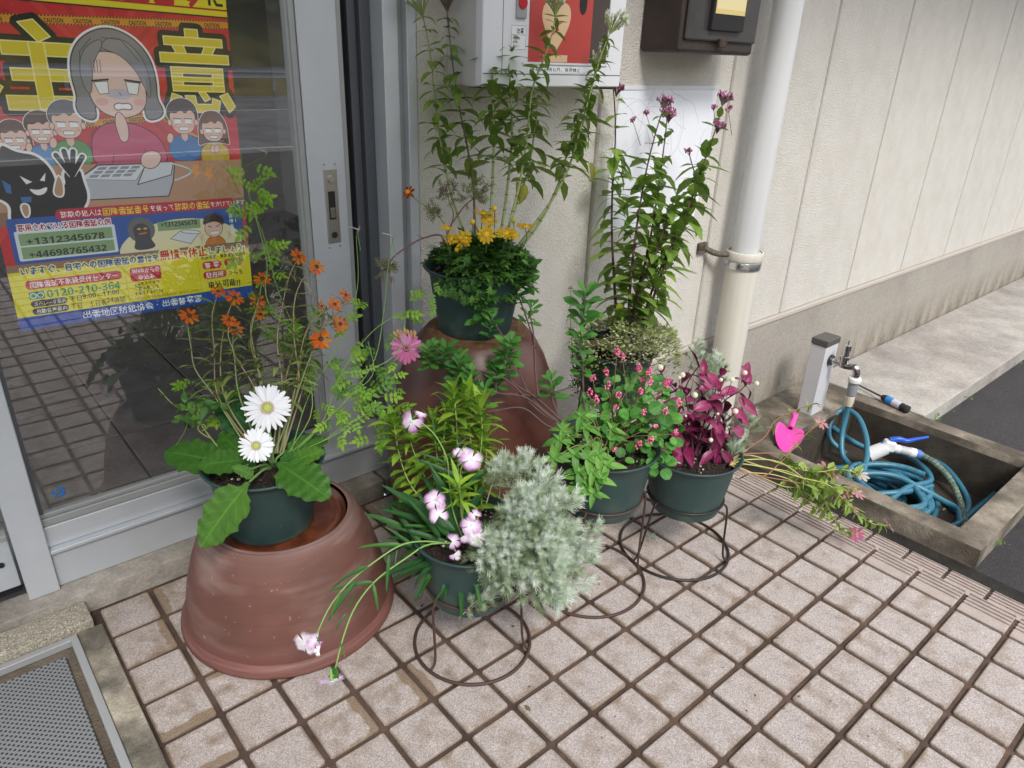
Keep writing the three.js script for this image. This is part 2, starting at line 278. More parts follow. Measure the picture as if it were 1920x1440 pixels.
// ---------- lettering: strokes on a 10 x 10 grid for the Japanese on the poster and the cabinet ----------
const SP = '0242 1131 1444 1545 1747 1719 4749 1949';
const GL = {
  か: '13636759 414419 7295', ら: '232655868859 3152', ま: '2282 2585 515737284958', る: '217126648669494768', に: '1119 4282 475989', は: '1119 4393 717749485799', を: '1282 41256466 84454889',
  っ: '25648659', て: '128254557789', け: '1119 4393 717759', い: '122847 7287', す: '1292 51573735555849', '。': '1737391917', さ: '1383 4176 273979', れ: '3139 13331762738899', で: '128254557789 7485 8494', の: '5238162351838659',
  ぐ: '612569 7284 8293', '、': '1739', へ: '164297', し: '21274987', ょ: '5358 5575 5848376889', う: '3161 2463857749', み: '2252281697 7449', き: '2272 2575 4176 283979', だ: '1353 3119 5585 5889 7172 8192', も: '2272 2575 4148598986', あ: '2272 4148 64391747857869', ら2: '',
  ス: '227219 6589', マ: '1282 8255 3578', ホ: '1383 5159 3517 6588', オ: '1383 6169 6419', ペ: '164297 7181828171', レ: '212995', ー: '1595', タ: '4115 3282 8239 3567', セ: '1484 8466 313989', ン: '1233 2984', '・': '4555', '※': '2288 8228 5253 5758', '〜': '15345695',
  始: '211649 4219 1545 715494 8294 5696 5659 9699 5999', 電: '2181 1393 1315 9395 5156 3444 6474 2686 2629 8689 2989 2787 5699', 話: SP + ' 6291 5494 7157 5797 5759 9799 5999', 番: '2181 1393 5155 5315 5395 2686 2629 8689 2989 5659 2878', 号: '3171 3134 7174 3474 1595 3547 4777 7759',
  詐: SP + ' 6153 6292 6269 6494 6797', 欺: '0252 2117 4147 2343 2545 0757 2709 3749 7163 6393 9385 7559 7599', 犯: '3114 1236 3639 3516 3619 5282 8285 8565 5258 5999 9997', 人: '5154 5419 5499', 国: '1191 1119 9199 1999 2373 5357 3565 2777', 際: '1119 1131 3124 2436 3626 5144 5172 7255 6293 8374 5585 4696 6669 5748 7798',
  使: '3115 2329 4292 4484 4447 8487 4787 6266 6639 5799', 用: '2181 2127 2719 8189 2484 2686 5159', 悪: '1191 3134 6164 2242 5272 1595 1718 3638 3969 6967 5657 8698', 例: '3114 2329 4171 5144 5364 6439 7277 9199', 自: '5142 2282 2229 8289 2989 2484 2686', 宅: '5152 1292 1214 9294 7344 1696 4459 5999 9998',
  着: '3132 7162 1282 2383 1494 5254 4419 3686 3639 8689 3787 3888 3989', 信: '3114 2329 6171 4393 5484 5686 5888 5859 8889 5989', 無: '2181 3112 1494 2126 4146 6166 8186 1696 1819 3839 5859 8899', 償: '2113 2229 6163 5162 8172 4393 5585 5558 8588 5686 5787 5888 6849 7899', 休: '3114 2329 4393 6169 6347 6397', 止: '5159 5484 2429 1999',
  不: '1191 6116 5359 5486', 取: '1151 2118 4149 2343 2545 1848 5383 8349 5499', 扱: '0343 2128 2819 0646 5181 8174 7494 9459 6139 5599', 受: '8121 2233 5253 8273 1494 1415 9495 2676 7619 3699', 付: '3114 2329 4393 7179 7969 5466', 申: '2282 2227 8287 2585 2787 5159', 込: '1122 0434 3437 3719 3899 6164 6447 6497',
  読: SP + ' 5292 7154 5494 6649 7679 7999', 手: '7131 2383 1595 5159 5949', 続: '3112 1232 3213 1434 2428 0718 4748 5292 7154 5484 6649 7678 7898', 携: '0343 2128 0646 6142 4246 5282 7276 5383 5484 5686 5787 6749 7779', 帯: '1292 3134 5134 7174 3474 1595 1517 9597 2787 2729 8788 5659', 対: '2122 1252 4219 2349 5393 7179 7969 5667', 象: '4122 3171 7152 2383 2325 8385 2585 5359 5617 5819 6599', 外: '3115 3251 5219 2445 7179 7496',
  警: '0242 2123 3133 1434 4436 6153 6292 8255 6385 1696 2777 2979 2829 7879', 察: '5051 1191 1112 9192 3224 3342 4225 6282 8265 3565 1696 5659 3748 7788', 交: '5152 1292 3425 6485 7519 3599', 駐: '1141 1116 1333 1535 2116 1646 4649 0809 1828 2838 7172 5393 6595 5999 7379', 在: '1292 4118 2529 4595 7379 4999', 所: '1141 1343 1319 4346 1646 9162 6259 6494 8489',
  可: '1191 8189 8979 2353 2327 5357 2757', 能: '3122 1242 1444 1419 4449 1646 1848 6165 8362 6595 6669 8767 6999', 案: '5051 1191 1112 9192 4136 7325 1494 1696 5659 5719 5799', 内: '2292 2229 9299 5155 5537 5577', 平: '1191 3243 7263 1595 5159', 日: '2181 2129 8189 2585 2989', 動: '1131 0252 1343 1316 4346 1646 3128 0757 0959 5393 9389 8979 7159',
  音: '5051 2181 3233 7263 1393 2585 2529 8589 2787 2989', 声: '1191 5153 2383 2484 2419 8486 2686 5456', 土: '2484 5159 1999', 祝: '2122 1343 4317 3339 3546 5181 5154 8184 5484 6549 7578 7998', 時: '1242 1218 4248 1545 1848 7174 5282 5494 5595 8589 8979 6677', 間: '1141 1119 4144 1242 1444 6191 9199 6164 6292 6494 3565 3539 6569 3767 3969',
  出: '5158 2124 2484 8184 1518 1898 9598', 雲: '2181 1393 1315 9395 5155 3444 6474 2676 1797 4738 3988 7789', 地: '0343 2127 0847 4593 9396 7177 5258 5999 9997', 区: '1191 1119 1999 7337 3377', 防: '1119 1131 3124 2436 3626 7172 4393 6349 6585 8589 8979', 協: '0434 2129 5282 8275 6144 4666 6659 5549 7696 9689 8579', 会: '5114 5194 3464 1696 4628 2888 7799', 署: '1191 1113 9193 1393 4143 6163 2575 5457 1797 8419 3979 3739 7779',
  禁: '0343 2126 2205 2345 5393 7176 7355 7396 3666 1797 5759 3819 7899', 以: '2127 2746 4354 7276 7639 7699', 注: '1132 0425 1936 5162 4393 4595 3999 6369', 意: '5051 2191 3243 7263 1393 2585 2527 8587 2686 2787 1819 3839 3969 6968 5867 8899',
};
function glyph(c, s, x, y, w, h) { c.beginPath(); for (const st of s.split(' ')) for (let i = 0; i + 1 < st.length; i += 2) { const px = x + (+st[i] + .5) / 10 * w, py = y + (+st[i + 1] + .5) / 10 * h; i ? c.lineTo(px, py) : c.moveTo(px, py); } c.stroke(); }
// str set from x with its top at y; ch: character width and height; wt: stroke weight; halo: outline colour
function jp(c, str, x, y, w, h, color, wt = .11, halo) {
  c.lineCap = 'round'; c.lineJoin = 'round';
  for (const pass of halo ? [1, 0] : [0]) {
    let cx = x;
    for (const ch of str) {
      if (GL[ch]) { c.strokeStyle = pass ? halo : color; c.lineWidth = wt * w * (pass ? 3.2 : 1); glyph(c, GL[ch], cx, y, w, h); cx += w * 1.03; } else if (ch === ' ') cx += w * .4;
      else { c.font = 'bold ' + h * .98 + 'px sans-serif'; c.textBaseline = 'alphabetic'; const tw = c.measureText(ch).width; if (pass) { c.strokeStyle = halo; c.lineWidth = wt * w * 2.4; c.strokeText(ch, cx, y + h * .86); } else { c.fillStyle = color; c.fillText(ch, cx, y + h * .86); } cx += tw; }
    }
  }
}
function latin(c, str, x, y, h, w, color, font = 'bold', fam = 'sans-serif') { c.save(); c.font = font + ' ' + h * 1.32 + 'px ' + fam; c.textBaseline = 'alphabetic'; const tw = c.measureText(str).width; c.translate(x, y + h); c.scale(w / tw, 1); c.fillStyle = color; c.fillText(str, 0, 0); c.restore(); }
function rrect(c, x, y, w, h, r, fill) { c.beginPath(); c.moveTo(x + r, y); c.arcTo(x + w, y, x + w, y + h, r); c.arcTo(x + w, y + h, x, y + h, r); c.arcTo(x, y + h, x, y, r); c.arcTo(x, y, x + w, y, r); c.closePath(); if (fill) { c.fillStyle = fill; c.fill(); } }
function poly(c, pts, fill, line, lw = .12) { c.beginPath(); pts.forEach(([x, y], i) => i ? c.lineTo(x, y) : c.moveTo(x, y)); c.closePath(); if (fill) { c.fillStyle = fill; c.fill(); } if (line) { c.strokeStyle = line; c.lineWidth = lw; c.stroke(); } }
function blob(c, pts, fill, line, lw = .12) { // smooth closed outline
  c.beginPath(); const n = pts.length, m = (a, b) => [(a[0] + b[0]) / 2, (a[1] + b[1]) / 2]; const s = m(pts[n - 1], pts[0]); c.moveTo(...s);
  for (let i = 0; i < n; i++) { const e = m(pts[i], pts[(i + 1) % n]); c.quadraticCurveTo(pts[i][0], pts[i][1], e[0], e[1]); }
  c.closePath(); if (fill) { c.fillStyle = fill; c.fill(); } if (line) { c.strokeStyle = line; c.lineWidth = lw; c.lineJoin = 'round'; c.stroke(); }
}
const oval = (c, x, y, a, b, fill, line, lw = .12, rot = 0) => { c.beginPath(); c.ellipse(x, y, a, b, rot, 0, 7); if (fill) { c.fillStyle = fill; c.fill(); } if (line) { c.strokeStyle = line; c.lineWidth = lw; c.stroke(); } };
const seg = (c, pts, col, lw) => { c.beginPath(); pts.forEach(([x, y], i) => i ? c.lineTo(x, y) : c.moveTo(x, y)); c.strokeStyle = col; c.lineWidth = lw; c.lineCap = 'round'; c.lineJoin = 'round'; c.stroke(); };
function worried(c, x, y, s, hair, shirt, fem) {           // a small worried person, drawn plainly
  const q = (l) => l.map(([a, b]) => [x + a * s, y + b * s]);
  blob(c, q([[-1.7, 4], [-1.8, 2.1], [-.8, 1.3], [.8, 1.3], [1.8, 2.1], [1.7, 4]]), shirt, '#433', .1); poly(c, q([[-.35, 1], [.35, 1], [.3, 1.7], [0, 2], [-.3, 1.7]]), '#f0c6b4');
  const back = fem ? [[-1.7, -.8], [-1, -2.1], [0, -2.4], [1, -2.1], [1.7, -.8], [1.75, .8], [1.9, 1.7], [1.1, 1.3], [-1.1, 1.3], [-1.9, 1.7], [-1.75, .8]] : [[-1.55, -.2], [-1.55, -1.4], [-.8, -2.2], [.2, -2.4], [1.2, -2], [1.6, -1], [1.5, .1], [0, .4]];
  blob(c, q(back), '#fff', '#fff', .35); blob(c, q(back), hair, '#3a2a28', .1);
  blob(c, q([[-1.3, -1], [-.7, -1.7], [.7, -1.7], [1.3, -1], [1.3, .3], [.7, 1.2], [-.7, 1.2], [-1.3, .3]]), '#f3cdbd', '#533', .1);
  for (const k of [-1.35, 1.35]) oval(c, x + k * s, y + .05 * s, .22 * s, .32 * s, '#f3cdbd', '#533', .08);
  blob(c, q([[-1.5, -.1], [-1.5, -1.5], [-.6, -2.25], [.6, -2.25], [1.5, -1.5], [1.5, -.1], [1.25, -.9], [.7, -1.25], [.3, -.75], [-.1, -1.2], [-.7, -.8], [-1.2, -1]]), hair);
  for (const k of [-.55, .55]) { c.fillStyle = '#fff'; c.fillRect(x + (k - .33) * s, y - .3 * s, .66 * s, .5 * s); seg(c, q([[k - .4, -.34], [k + .4, -.3]]), '#322', .13); seg(c, q([[k - .3, .22], [k + .3, .2]]), '#533', .06); oval(c, x + k * 1.5 * s, y + .45 * s, .26 * s, .17 * s, '#edb4ac'); }
  rrect(c, x - .5 * s, y + .5 * s, 1 * s, .38 * s, .17 * s, '#fff'); c.strokeStyle = '#633'; c.lineWidth = .08; c.stroke();
  for (const k of fem ? [-.2, .2] : [-1.5]) { oval(c, x + k * s, y + (fem ? 2.1 : 1.6) * s, .32 * s, .5 * s, '#f3cdbd', '#533', .08, .2); }
}
function caution(c, x, y, w, ang) { c.save(); c.translate(x, y); c.rotate(ang); c.fillStyle = '#e39a26'; c.fillRect(0, 0, w, 1.5); c.fillStyle = '#2a2018'; for (let k = 0; k < w; k += .55) { poly(c, [[k, 0], [k + .28, 0], [k + .1, .2], [k - .18, .2]], '#2a2018'); poly(c, [[k, 1.3], [k + .28, 1.3], [k + .1, 1.5], [k - .18, 1.5]], '#2a2018'); } for (let k = .4; k < w - 3; k += 4.6) latin(c, 'CAUTION', k, .38, .75, 3.1, '#2a2018'); c.restore(); }
const posterTex = canvasTex(1104, 1536, (c) => {
  c.scale(24, 24);
  c.fillStyle = '#d3262f'; c.fillRect(0, 0, 46, 64);
  for (let k = 0; k < 22; k++) { c.save(); c.translate(23, 18); c.rotate(k * .2856); poly(c, [[0, 0], [60, -2.6], [60, 2.6]], k % 2 ? '#c21c28' : '#dd3a38'); c.restore(); }
  c.fillStyle = '#f2e32a'; c.fillRect(0, 0, 46, 6.3); c.fillStyle = '#b3202b'; c.fillRect(0, 4.75, 46, .3); c.fillStyle = '#2c1a14'; c.fillRect(0, 6.05, 46, .25);
  jp(c, 'から始まる', 1.5, .1, 4.2, 4.3, '#221a12', .15); jp(c, '電話番号', 21.7, -.2, 4.8, 4.8, '#cf2030', .17); jp(c, 'に', 42.2, .6, 3.4, 3.6, '#221a12', .15);
  caution(c, 4, 8.6, 42, -.045); caution(c, -3, 27.4, 40, -.10); caution(c, 26, 20, 22, .62);
  // the two big characters: black ground, yellow bars
  const big = (bars) => { for (const p of bars) poly(c, p, '#17110f', '#17110f', 2.1); for (const p of bars) poly(c, p, '#e9d22c', '#fff3a8', .22); };
  const R = (x0, y0, x1, y1) => [[x0, y0], [x1, y0], [x1, y1], [x0, y1]];
  const Y = c.createLinearGradient(0, 9, 0, 24); Y.addColorStop(0, '#f3e22e'); Y.addColorStop(.6, '#e6c62a'); Y.addColorStop(1, '#e08a24');
  big([[[9.6, 9.6], [12, 9], [14.2, 11.6], [12.2, 12.6]], R(6.4, 12.6, 17.6, 14.8), R(7.2, 16.9, 16.8, 18.9), R(5.8, 21.4, 18, 23.8), R(10.6, 12.6, 13, 23.6), [[1, 10.6], [3, 9.6], [5.6, 11.8], [3.8, 13.4]], [[.2, 15.6], [2, 14.8], [4.8, 16.8], [3.2, 18.4]], [[.6, 23], [4, 18.8], [5.6, 20], [2.6, 24.2]]]);
  big([R(37.3, 8.7, 39.8, 11), R(33.2, 10.2, 44.4, 11.7), [[34.6, 11.7], [36.8, 11.7], [37.3, 13.4], [35.4, 13.4]], [[40.8, 11.7], [43, 11.7], [42, 13.4], [40, 13.4]], R(32.2, 13.1, 45.4, 14.8), R(33.9, 15.6, 36, 19.9), R(41.8, 15.6, 44, 19.9), R(33.9, 15.6, 44, 16.7), R(33.9, 17.4, 44, 18.2), R(33.9, 18.9, 44, 20), [[32.4, 23.6], [33.6, 20.4], [35.4, 21], [34.4, 24.1]], [[36, 20.8], [38, 20.8], [38.2, 22.4], [41.2, 22.4], [41.4, 21.2], [43, 21.8], [42.4, 24], [37, 24]], [[38.8, 20.2], [40, 20], [41, 21.4], [39.8, 21.9]], [[42.9, 20.8], [44.6, 20.2], [46, 22.8], [44.6, 24]]]);
  // side figures
  worried(c, 5.6, 29, 1.55, '#6b4a40', '#d98aa0', true); worried(c, 10, 27.6, 1.6, '#5b3f38', '#4f90c8'); worried(c, 14.4, 26.4, 1.9, '#6d6d76', '#5da05c'); worried(c, 35, 25.8, 1.9, '#4f3a38', '#3f7fc0'); worried(c, 40.8, 27.6, 1.7, '#7a5440', '#d8b43a', true);
  // woman: body, hair, face
  blob(c, [[17.8, 35], [17.6, 29], [19.6, 26.4], [23.4, 25.6], [27.4, 26.6], [31, 29.6], [31.2, 35]], '#cf5479', '#5c2138', .2);
  seg(c, [[20.8, 34], [21.4, 31.6]], '#8a2e50', .2); seg(c, [[27, 31], [28, 33.6]], '#8a2e50', .2);
  const hairO = [[16.3, 18.2], [16.8, 14.2], [19.2, 11], [23.4, 9.2], [27.6, 10.6], [30.4, 14], [31, 18.4], [30.6, 21.6], [31.6, 23.4], [31.2, 24.8], [29.2, 25.6], [28, 25], [28.2, 22], [24, 20], [19.4, 22], [19.6, 25], [18.4, 25.6], [16.6, 24.6], [16.2, 23], [16.8, 21.2]];
  blob(c, hairO, '#fff', '#fff', 1); blob(c, hairO, '#8b888e', '#3c363c', .22);
  blob(c, [[19.4, 14.6], [21.6, 13.4], [24.4, 13.6], [26.6, 14.6], [28.6, 18], [28.9, 21.6], [27.6, 24.2], [23.8, 25.4], [20.4, 24.2], [18.8, 21.6], [18.9, 18]], '#f4d2c6', '#5a3a3a', .18);
  blob(c, [[18.2, 20], [17.8, 16.6], [19, 13.2], [22.2, 11.2], [22.4, 12.6], [20.6, 15], [19.8, 18], [19.2, 21.2]], '#96939a', '#4a444a', .12);
  blob(c, [[21.8, 12.8], [23.4, 11], [26.6, 11.4], [29.2, 14.6], [29.9, 18.6], [29.4, 22], [28.6, 19.4], [27.4, 16.4], [25.4, 14.2], [23.4, 13.4]], '#96939a', '#4a444a', .12);
  seg(c, [[18, 17], [18.4, 13.8], [20.6, 11.4]], '#565058', .14); seg(c, [[22.4, 11.2], [25.6, 11.4], [28.4, 15]], '#565058', .14);
  for (const k of [20, 20.5, 21, 21.5]) seg(c, [[k, 15], [k - .1, 17.2]], '#8a6a70', .13);
  oval(c, 24, 20.8, 2.2, .9, '#cfc4d8'); oval(c, 20.8, 22.2, 1.1, .7, '#eeb5ae'); oval(c, 27.4, 22.2, 1.1, .7, '#eeb5ae');
  poly(c, [[19.9, 18.8], [22.3, 18.6], [22.2, 20.7], [20.6, 20.9]], '#fff', '#4a3a40', .1); poly(c, [[25.4, 18.6], [27.8, 18.8], [27.2, 20.9], [25.6, 20.7]], '#fff', '#4a3a40', .1);
  seg(c, [[19.7, 18.6], [22.4, 18.3]], '#322', .3); seg(c, [[25.3, 18.3], [28, 18.6]], '#322', .3); seg(c, [[24, 20.6], [24.3, 21]], '#533', .12);
  blob(c, [[22.6, 22.8], [23.6, 22.3], [24.3, 22.6], [25.2, 22.3], [26, 22.9], [25.6, 23.7], [24.3, 23.4], [23, 23.8]], '#fff', '#5a3a3a', .16);
  blob(c, [[22.4, 25.6], [23, 23.9], [24, 24.2], [24.8, 26.4], [24.4, 29.4], [23, 29.6], [22.6, 27.6]], '#f4d2c6', '#5a3a3a', .15);
  // desk, telephone
  poly(c, [[0, 33.4], [46, 33.4], [46, 42.4], [0, 42.4]], '#c79a7a'); poly(c, [[0, 41.4], [46, 41.4], [46, 44], [0, 44]], '#9a7258');
  poly(c, [[14.4, 36.2], [18.2, 33.6], [32.4, 33.6], [31.6, 37.4], [30.4, 40.2], [13.6, 40]], '#c3c6d0', '#3a3a44', .2);
  poly(c, [[14.6, 36.1], [18.3, 33.7], [27, 33.7], [24.6, 36.8]], '#e9ebf0', '#666', .08); poly(c, [[27, 33.4], [32.2, 33.4], [31.4, 36], [24.8, 37.6]], '#dfe2e8', '#3a3a44', .16);
  for (let i = 0; i < 4; i++) for (let j = 0; j < 3; j++) poly(c, [[18.4 + i * 2 - j * .8, 34 + j * .7], [19.9 + i * 2 - j * .8, 34 + j * .7], [19.4 + i * 2 - j * .8, 34.5 + j * .7], [17.9 + i * 2 - j * .8, 34.5 + j * .7]], '#9aa0aa');
  for (let k = 0; k < 26; k++) oval(c, 32 + 3.4 * Math.sin(k / 25 * 3.1), 33.8 + k * .13, .22, .22, '#eee', '#888', .05);
  blob(c, [[25.8, 33.8], [26.4, 31.6], [28.8, 31], [30.2, 32.2], [29.2, 34.2], [27.4, 34.8]], '#f4d2c6', '#5a3a3a', .14);
  for (const [x, y] of [[36, 34], [38.6, 34.6]]) poly(c, [[x, y], [x + 1.3, y + .4], [x + .6, y + 1.4], [x + 1.6, y + 1.6], [x - .4, y + 3.4], [x + .2, y + 2], [x - .6, y + 1.8]], '#e8a45a');
  // the caller: a black silhouette with a white rim
  const th = [[-1, 31.5], [1.4, 29.8], [3, 31], [3.4, 29.4], [5.4, 31], [8.4, 31.4], [10.4, 34], [10.8, 37.2], [12.4, 37.2], [12.2, 34.8], [13.6, 33.8], [15.2, 34.4], [15.2, 36], [15.8, 39.6], [14, 42.2], [16.8, 42.2], [15.2, 43.8], [11, 44.6], [8, 44.6], [4, 45.4], [2.2, 43.4], [3.2, 39.6], [-1, 38]];
  blob(c, th, '#fff', '#fff', 1); blob(c, th, '#1b191c'); blob(c, [[10.6, 36.4], [11.4, 34.8], [12, 36.6], [11.6, 39.4], [9.8, 38.8]], '#c79a7a', '#fff', .3); blob(c, [[4.2, 40], [5.8, 40], [5.6, 42.2], [4.6, 42.8]], '#c79a7a', '#fff', .3);
  for (const [a, b] of [[11.6, 31.6], [13, 30.9], [14.5, 31], [15.9, 32]]) { seg(c, [[13.6, 35], [a, b]], '#fff', 1.5); } for (const [a, b] of [[11.6, 31.6], [13, 30.9], [14.5, 31], [15.9, 32]]) seg(c, [[13.6, 35.4], [a, b]], '#1b191c', .85);
  poly(c, [[5.2, 35], [7, 36.2], [6, 36.6]], '#fff'); poly(c, [[9.4, 34.6], [8.2, 36], [9, 36.2]], '#fff'); blob(c, [[6, 37.2], [7.6, 37.8], [9.4, 37], [8.8, 38.4], [7.2, 38.8]], '#fff'); poly(c, [[2.4, 35.6], [3.6, 36.6], [3.4, 38.2], [2.6, 37.8]], '#3b74b8'); poly(c, [[4.6, 38.8], [6.4, 38.8], [6.2, 39.8], [4.8, 39.8]], '#3b74b8');
  // blue panel
  rrect(c, 1.6, 42.6, 43.6, 8.6, .6, '#2a5ab0'); rrect(c, 9.6, 41.4, 34, 2.1, 1, '#c9273e');
  { let x = 10.4; for (const [s, w, col] of [['詐欺の犯人は', 1.15, '#fff'], ['国際電話番号', 1.4, '#ffe24a'], ['を使って', 1.15, '#fff'], ['詐欺の電話', 1.4, '#ffe24a'], ['をかけています。', 1.05, '#fff']]) { jp(c, s, x, 41.6 + (1.4 - w) * .6, w, w * 1.15, col, .12); x += s.length * w * 1.03 + .1; } }
  rrect(c, 2.4, 45, 17, 5.6, .3, '#e8eef6'); jp(c, '悪用されている国際電話の例', 3, 43.7, 1.18, 1.35, '#b81f38', .13, '#fff');
  for (const [y, s] of [[45.5, '+1312345678'], [48, '+44698765432']]) { rrect(c, 3, y, 15.8, 2.2, .1, '#8fae7c'); latin(c, s, 4, y + .42, 1.32, 13.4, '#20302a'); }
  c.save(); c.beginPath(); c.rect(19.6, 43.6, 25, 7.5); c.clip(); oval(c, 32.4, 51.6, 13, 6.6, '#f4ecc0');
  oval(c, 24.2, 46.6, 2.6, 2.6, '#6f6f74'); blob(c, [[22.4, 46], [24.4, 45], [26, 46.4], [25.6, 48.4], [27, 50.6], [22, 50.8], [23, 48.6]], '#4b4a50'); oval(c, 23.8, 46.4, .4, .2, '#e8c23a'); oval(c, 25, 46.4, .4, .2, '#e8c23a'); seg(c, [[23.8, 47.4], [25, 47.3]], '#d8803a', .3);
  rrect(c, 27.4, 45.3, 8.6, 1.9, .1, '#8fae7c'); latin(c, '+1312345678', 28, 45.7, 1.05, 7.4, '#20302a');
  poly(c, [[29.6, 49], [31.6, 47.6], [35.6, 48.2], [33.6, 50.4]], '#e4e8ee', '#556', .1); blob(c, [[31.4, 47.8], [32.6, 47.2], [36, 48], [35.6, 48.6]], '#eef1f5', '#556', .1);
  oval(c, 38.8, 51.4, 2.2, 2.2, '#de8a3c', '#533', .1); blob(c, [[36.8, 46.6], [38.6, 45.4], [40.6, 46.4], [40.6, 48.6], [38.8, 49.8], [36.9, 48.8]], '#f3cdbd', '#533', .1); blob(c, [[36.4, 46.8], [37, 44.8], [39, 44.2], [41, 45.2], [41, 47.4], [39.4, 46], [37.4, 46.4]], '#4a3c40'); seg(c, [[37.6, 47], [38.3, 47.3]], '#322', .14); seg(c, [[40, 46.9], [39.3, 47.3]], '#322', .14); rrect(c, 38, 48.2, 1.6, .6, .2, '#fff'); seg(c, [[38, 48.2], [39.6, 48.2]], '#533', .07);
  for (const [x, y] of [[36, 49.2], [42, 49]]) for (const k of [-.5, 0, .5]) seg(c, [[x, y + .8], [x + k, y - .5]], '#f0c8b4', .3);
  c.restore();
  [...'国際電話'].forEach((s, k) => jp(c, s, 42.2, 44.6 + k * 1.15, .95, 1, '#fff', .12)); jp(c, 'あ', 43.4, 44.6, .9, 1, '#fff', .12); jp(c, '!', 43.5, 45.7, .9, 1, '#fff');
  // yellow foot
  c.fillStyle = '#a27a62'; c.fillRect(0, 51.2, 46, 1.6); c.fillStyle = '#f1e733'; c.fillRect(0, 52.6, 46, 8.9);
  { let x = 2; for (const [s, w, y, col] of [['いますぐ、自宅への国際電話の着信を', 1.42, 51.7, '#2b5aae'], ['無償', 2.0, 51.1, '#d0263a'], ['で', 1.5, 51.6, '#d0263a'], ['休止', 2.0, 51.1, '#d0263a'], ['しましょう!', 1.5, 51.5, '#2b5aae']]) { jp(c, s, x, y, w, w * 1.12, col, .14, '#fbf4a0'); x += s.length * w * 1.03 + .05; } }
  rrect(c, 2.4, 54.4, 16.8, 1.75, .7, '#cf2740'); jp(c, '国際電話不取扱受付センター', 3, 54.6, 1.16, 1.3, '#fff', .13);
  rrect(c, 2.6, 56.6, 2.6, 1.5, .1, '#3a9a78'); for (const k of [3.3, 4.5]) oval(c, k, 57.4, .5, .45, null, '#fff', .16); latin(c, '0120-210-364', 5.5, 56.5, 1.6, 13.2, '#2f9c78');
  rrect(c, 2.6, 58.4, 6.2, 1.3, .65, '#26222a'); jp(c, 'オペレータ案内', 3.1, 58.55, .76, .95, '#fff', .12); jp(c, '平日9:00〜17:00', 9.1, 58.3, 1.15, 1.3, '#3a3426', .09);
  rrect(c, 2.6, 59.9, 6.2, 1.3, .65, '#26222a'); jp(c, '自動音声案内', 3.2, 60.05, .86, .95, '#fff', .12); jp(c, '平日・土日祝24時間', 9.1, 59.8, 1.05, 1.3, '#3a3426', .09);
  for (const x of [19.9, 34.6]) for (let y = 54.2; y < 61; y += .42) oval(c, x, y, .07, .07, '#5a4a22');
  rrect(c, 20.8, 54.2, 6, 2.9, .5, '#cf2740'); jp(c, 'Webからの', 21.2, 54.35, .98, 1.15, '#fff', .13); jp(c, '申込み', 22.1, 55.7, 1.1, 1.2, '#fff', .13);
  jp(c, 'QRをスマホで', 21.3, 57.3, .74, .85, '#3a3426', .11); jp(c, '読み取って', 21.9, 58.25, .8, .85, '#3a3426', .11); jp(c, '手続きするだけ!!', 21, 59.2, .72, .85, '#3a3426', .11);
  latin(c, 'https://www.kokusai-teishi.com', 21, 60.25, .72, 13, '#b06a20', '');
  jp(c, '※IP電話・携帯電話対象外', 35.2, 53.3, .8, .9, '#3a3426', .1);
  rrect(c, 35.4, 54.7, 4.2, 1.7, .7, '#cf2740'); jp(c, '警 察', 35.9, 54.85, 1.25, 1.35, '#fff', .13); rrect(c, 40.2, 54.6, 4, 1.7, .7, '#cf2740'); jp(c, '交 番', 40.6, 54.75, 1.2, 1.35, '#fff', .13);
  rrect(c, 35.4, 56.9, 5, 1.7, .7, '#cf2740'); jp(c, '駐在所', 35.9, 57.05, 1.25, 1.35, '#fff', .13); jp(c, 'からも', 40.8, 57.2, 1.1, 1.2, '#3a3426', .11);
  jp(c, '申込可能!!', 36, 59.1, 1.55, 1.8, '#1c1812', .14);
  c.fillStyle = '#2456b4'; c.fillRect(0, 61.4, 46, 2.6); jp(c, '出雲地区防犯協会・出雲警察署', 10.8, 61.75, 1.64, 1.7, '#fff', .11);
});
const flat = (px, py, y) => { const d = at(px, py, 1).sub(camera.position); return camera.position.clone().addScaledVector(d, (y - camera.position.y) / d.y); };

// ---------- shop front ----------
const zD = -.84;
const frame = thing('door_frame', 'silver aluminium door frame with mullion, low sill rail and jamb', 'door frame', [0, 0, 0]);
part(frame, 'mullion', bx(-.657, -.599, .046, 2.3, -.90, -.822, .003), M.alu);
part(frame, 'sill_rail', bx(-.5985, .30, .047, .137, -.9, -.836, .002), M.alu);
part(frame, 'sill_lip', bx(-.5985, .30, .1372, .146, -.9, -.824, .002), M.alu);
part(frame, 'sill_rail_upper', bx(-.5985, .30, .1465, .196, -.9, -.842, .002), M.alu);
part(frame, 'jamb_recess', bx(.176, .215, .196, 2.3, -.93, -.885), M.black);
part(frame, 'jamb_face', merge([bx(.2, .222, .1965, 2.3, -.93, -.866, .002), bx(.2225, .2495, .1965, 2.3, -.93, -.85, .002)]), M.aluDark);
part(frame, 'jamb_flange', bx(.25, .289, .046, 2.3, -.93, -.798, .002), M.alu);
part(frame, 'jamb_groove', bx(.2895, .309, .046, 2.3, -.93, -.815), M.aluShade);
part(frame, 'jamb_edge', bx(.3095, .335, .046, 2.3, -.93, -.793, .002), M.alu);
part(frame, 'head_rail', bx(-2.4, .336, 2.2, 2.299, -.91, -.80, .003), M.alu);
const sash = thing('glazed_panel', 'large dark glass panel carrying the yellow and red poster, broad pale stile at its right', 'glass panel', [0, 0, 0]);
const glass = phy({ color: L3(.96, .98, .97), roughness: 0, transmission: 1, thickness: 0, ior: 2.1, transparent: false });
part(sash, 'pane', new THREE.PlaneGeometry(.664, 1.98).translate(-.269, 1.208, -.858), glass);
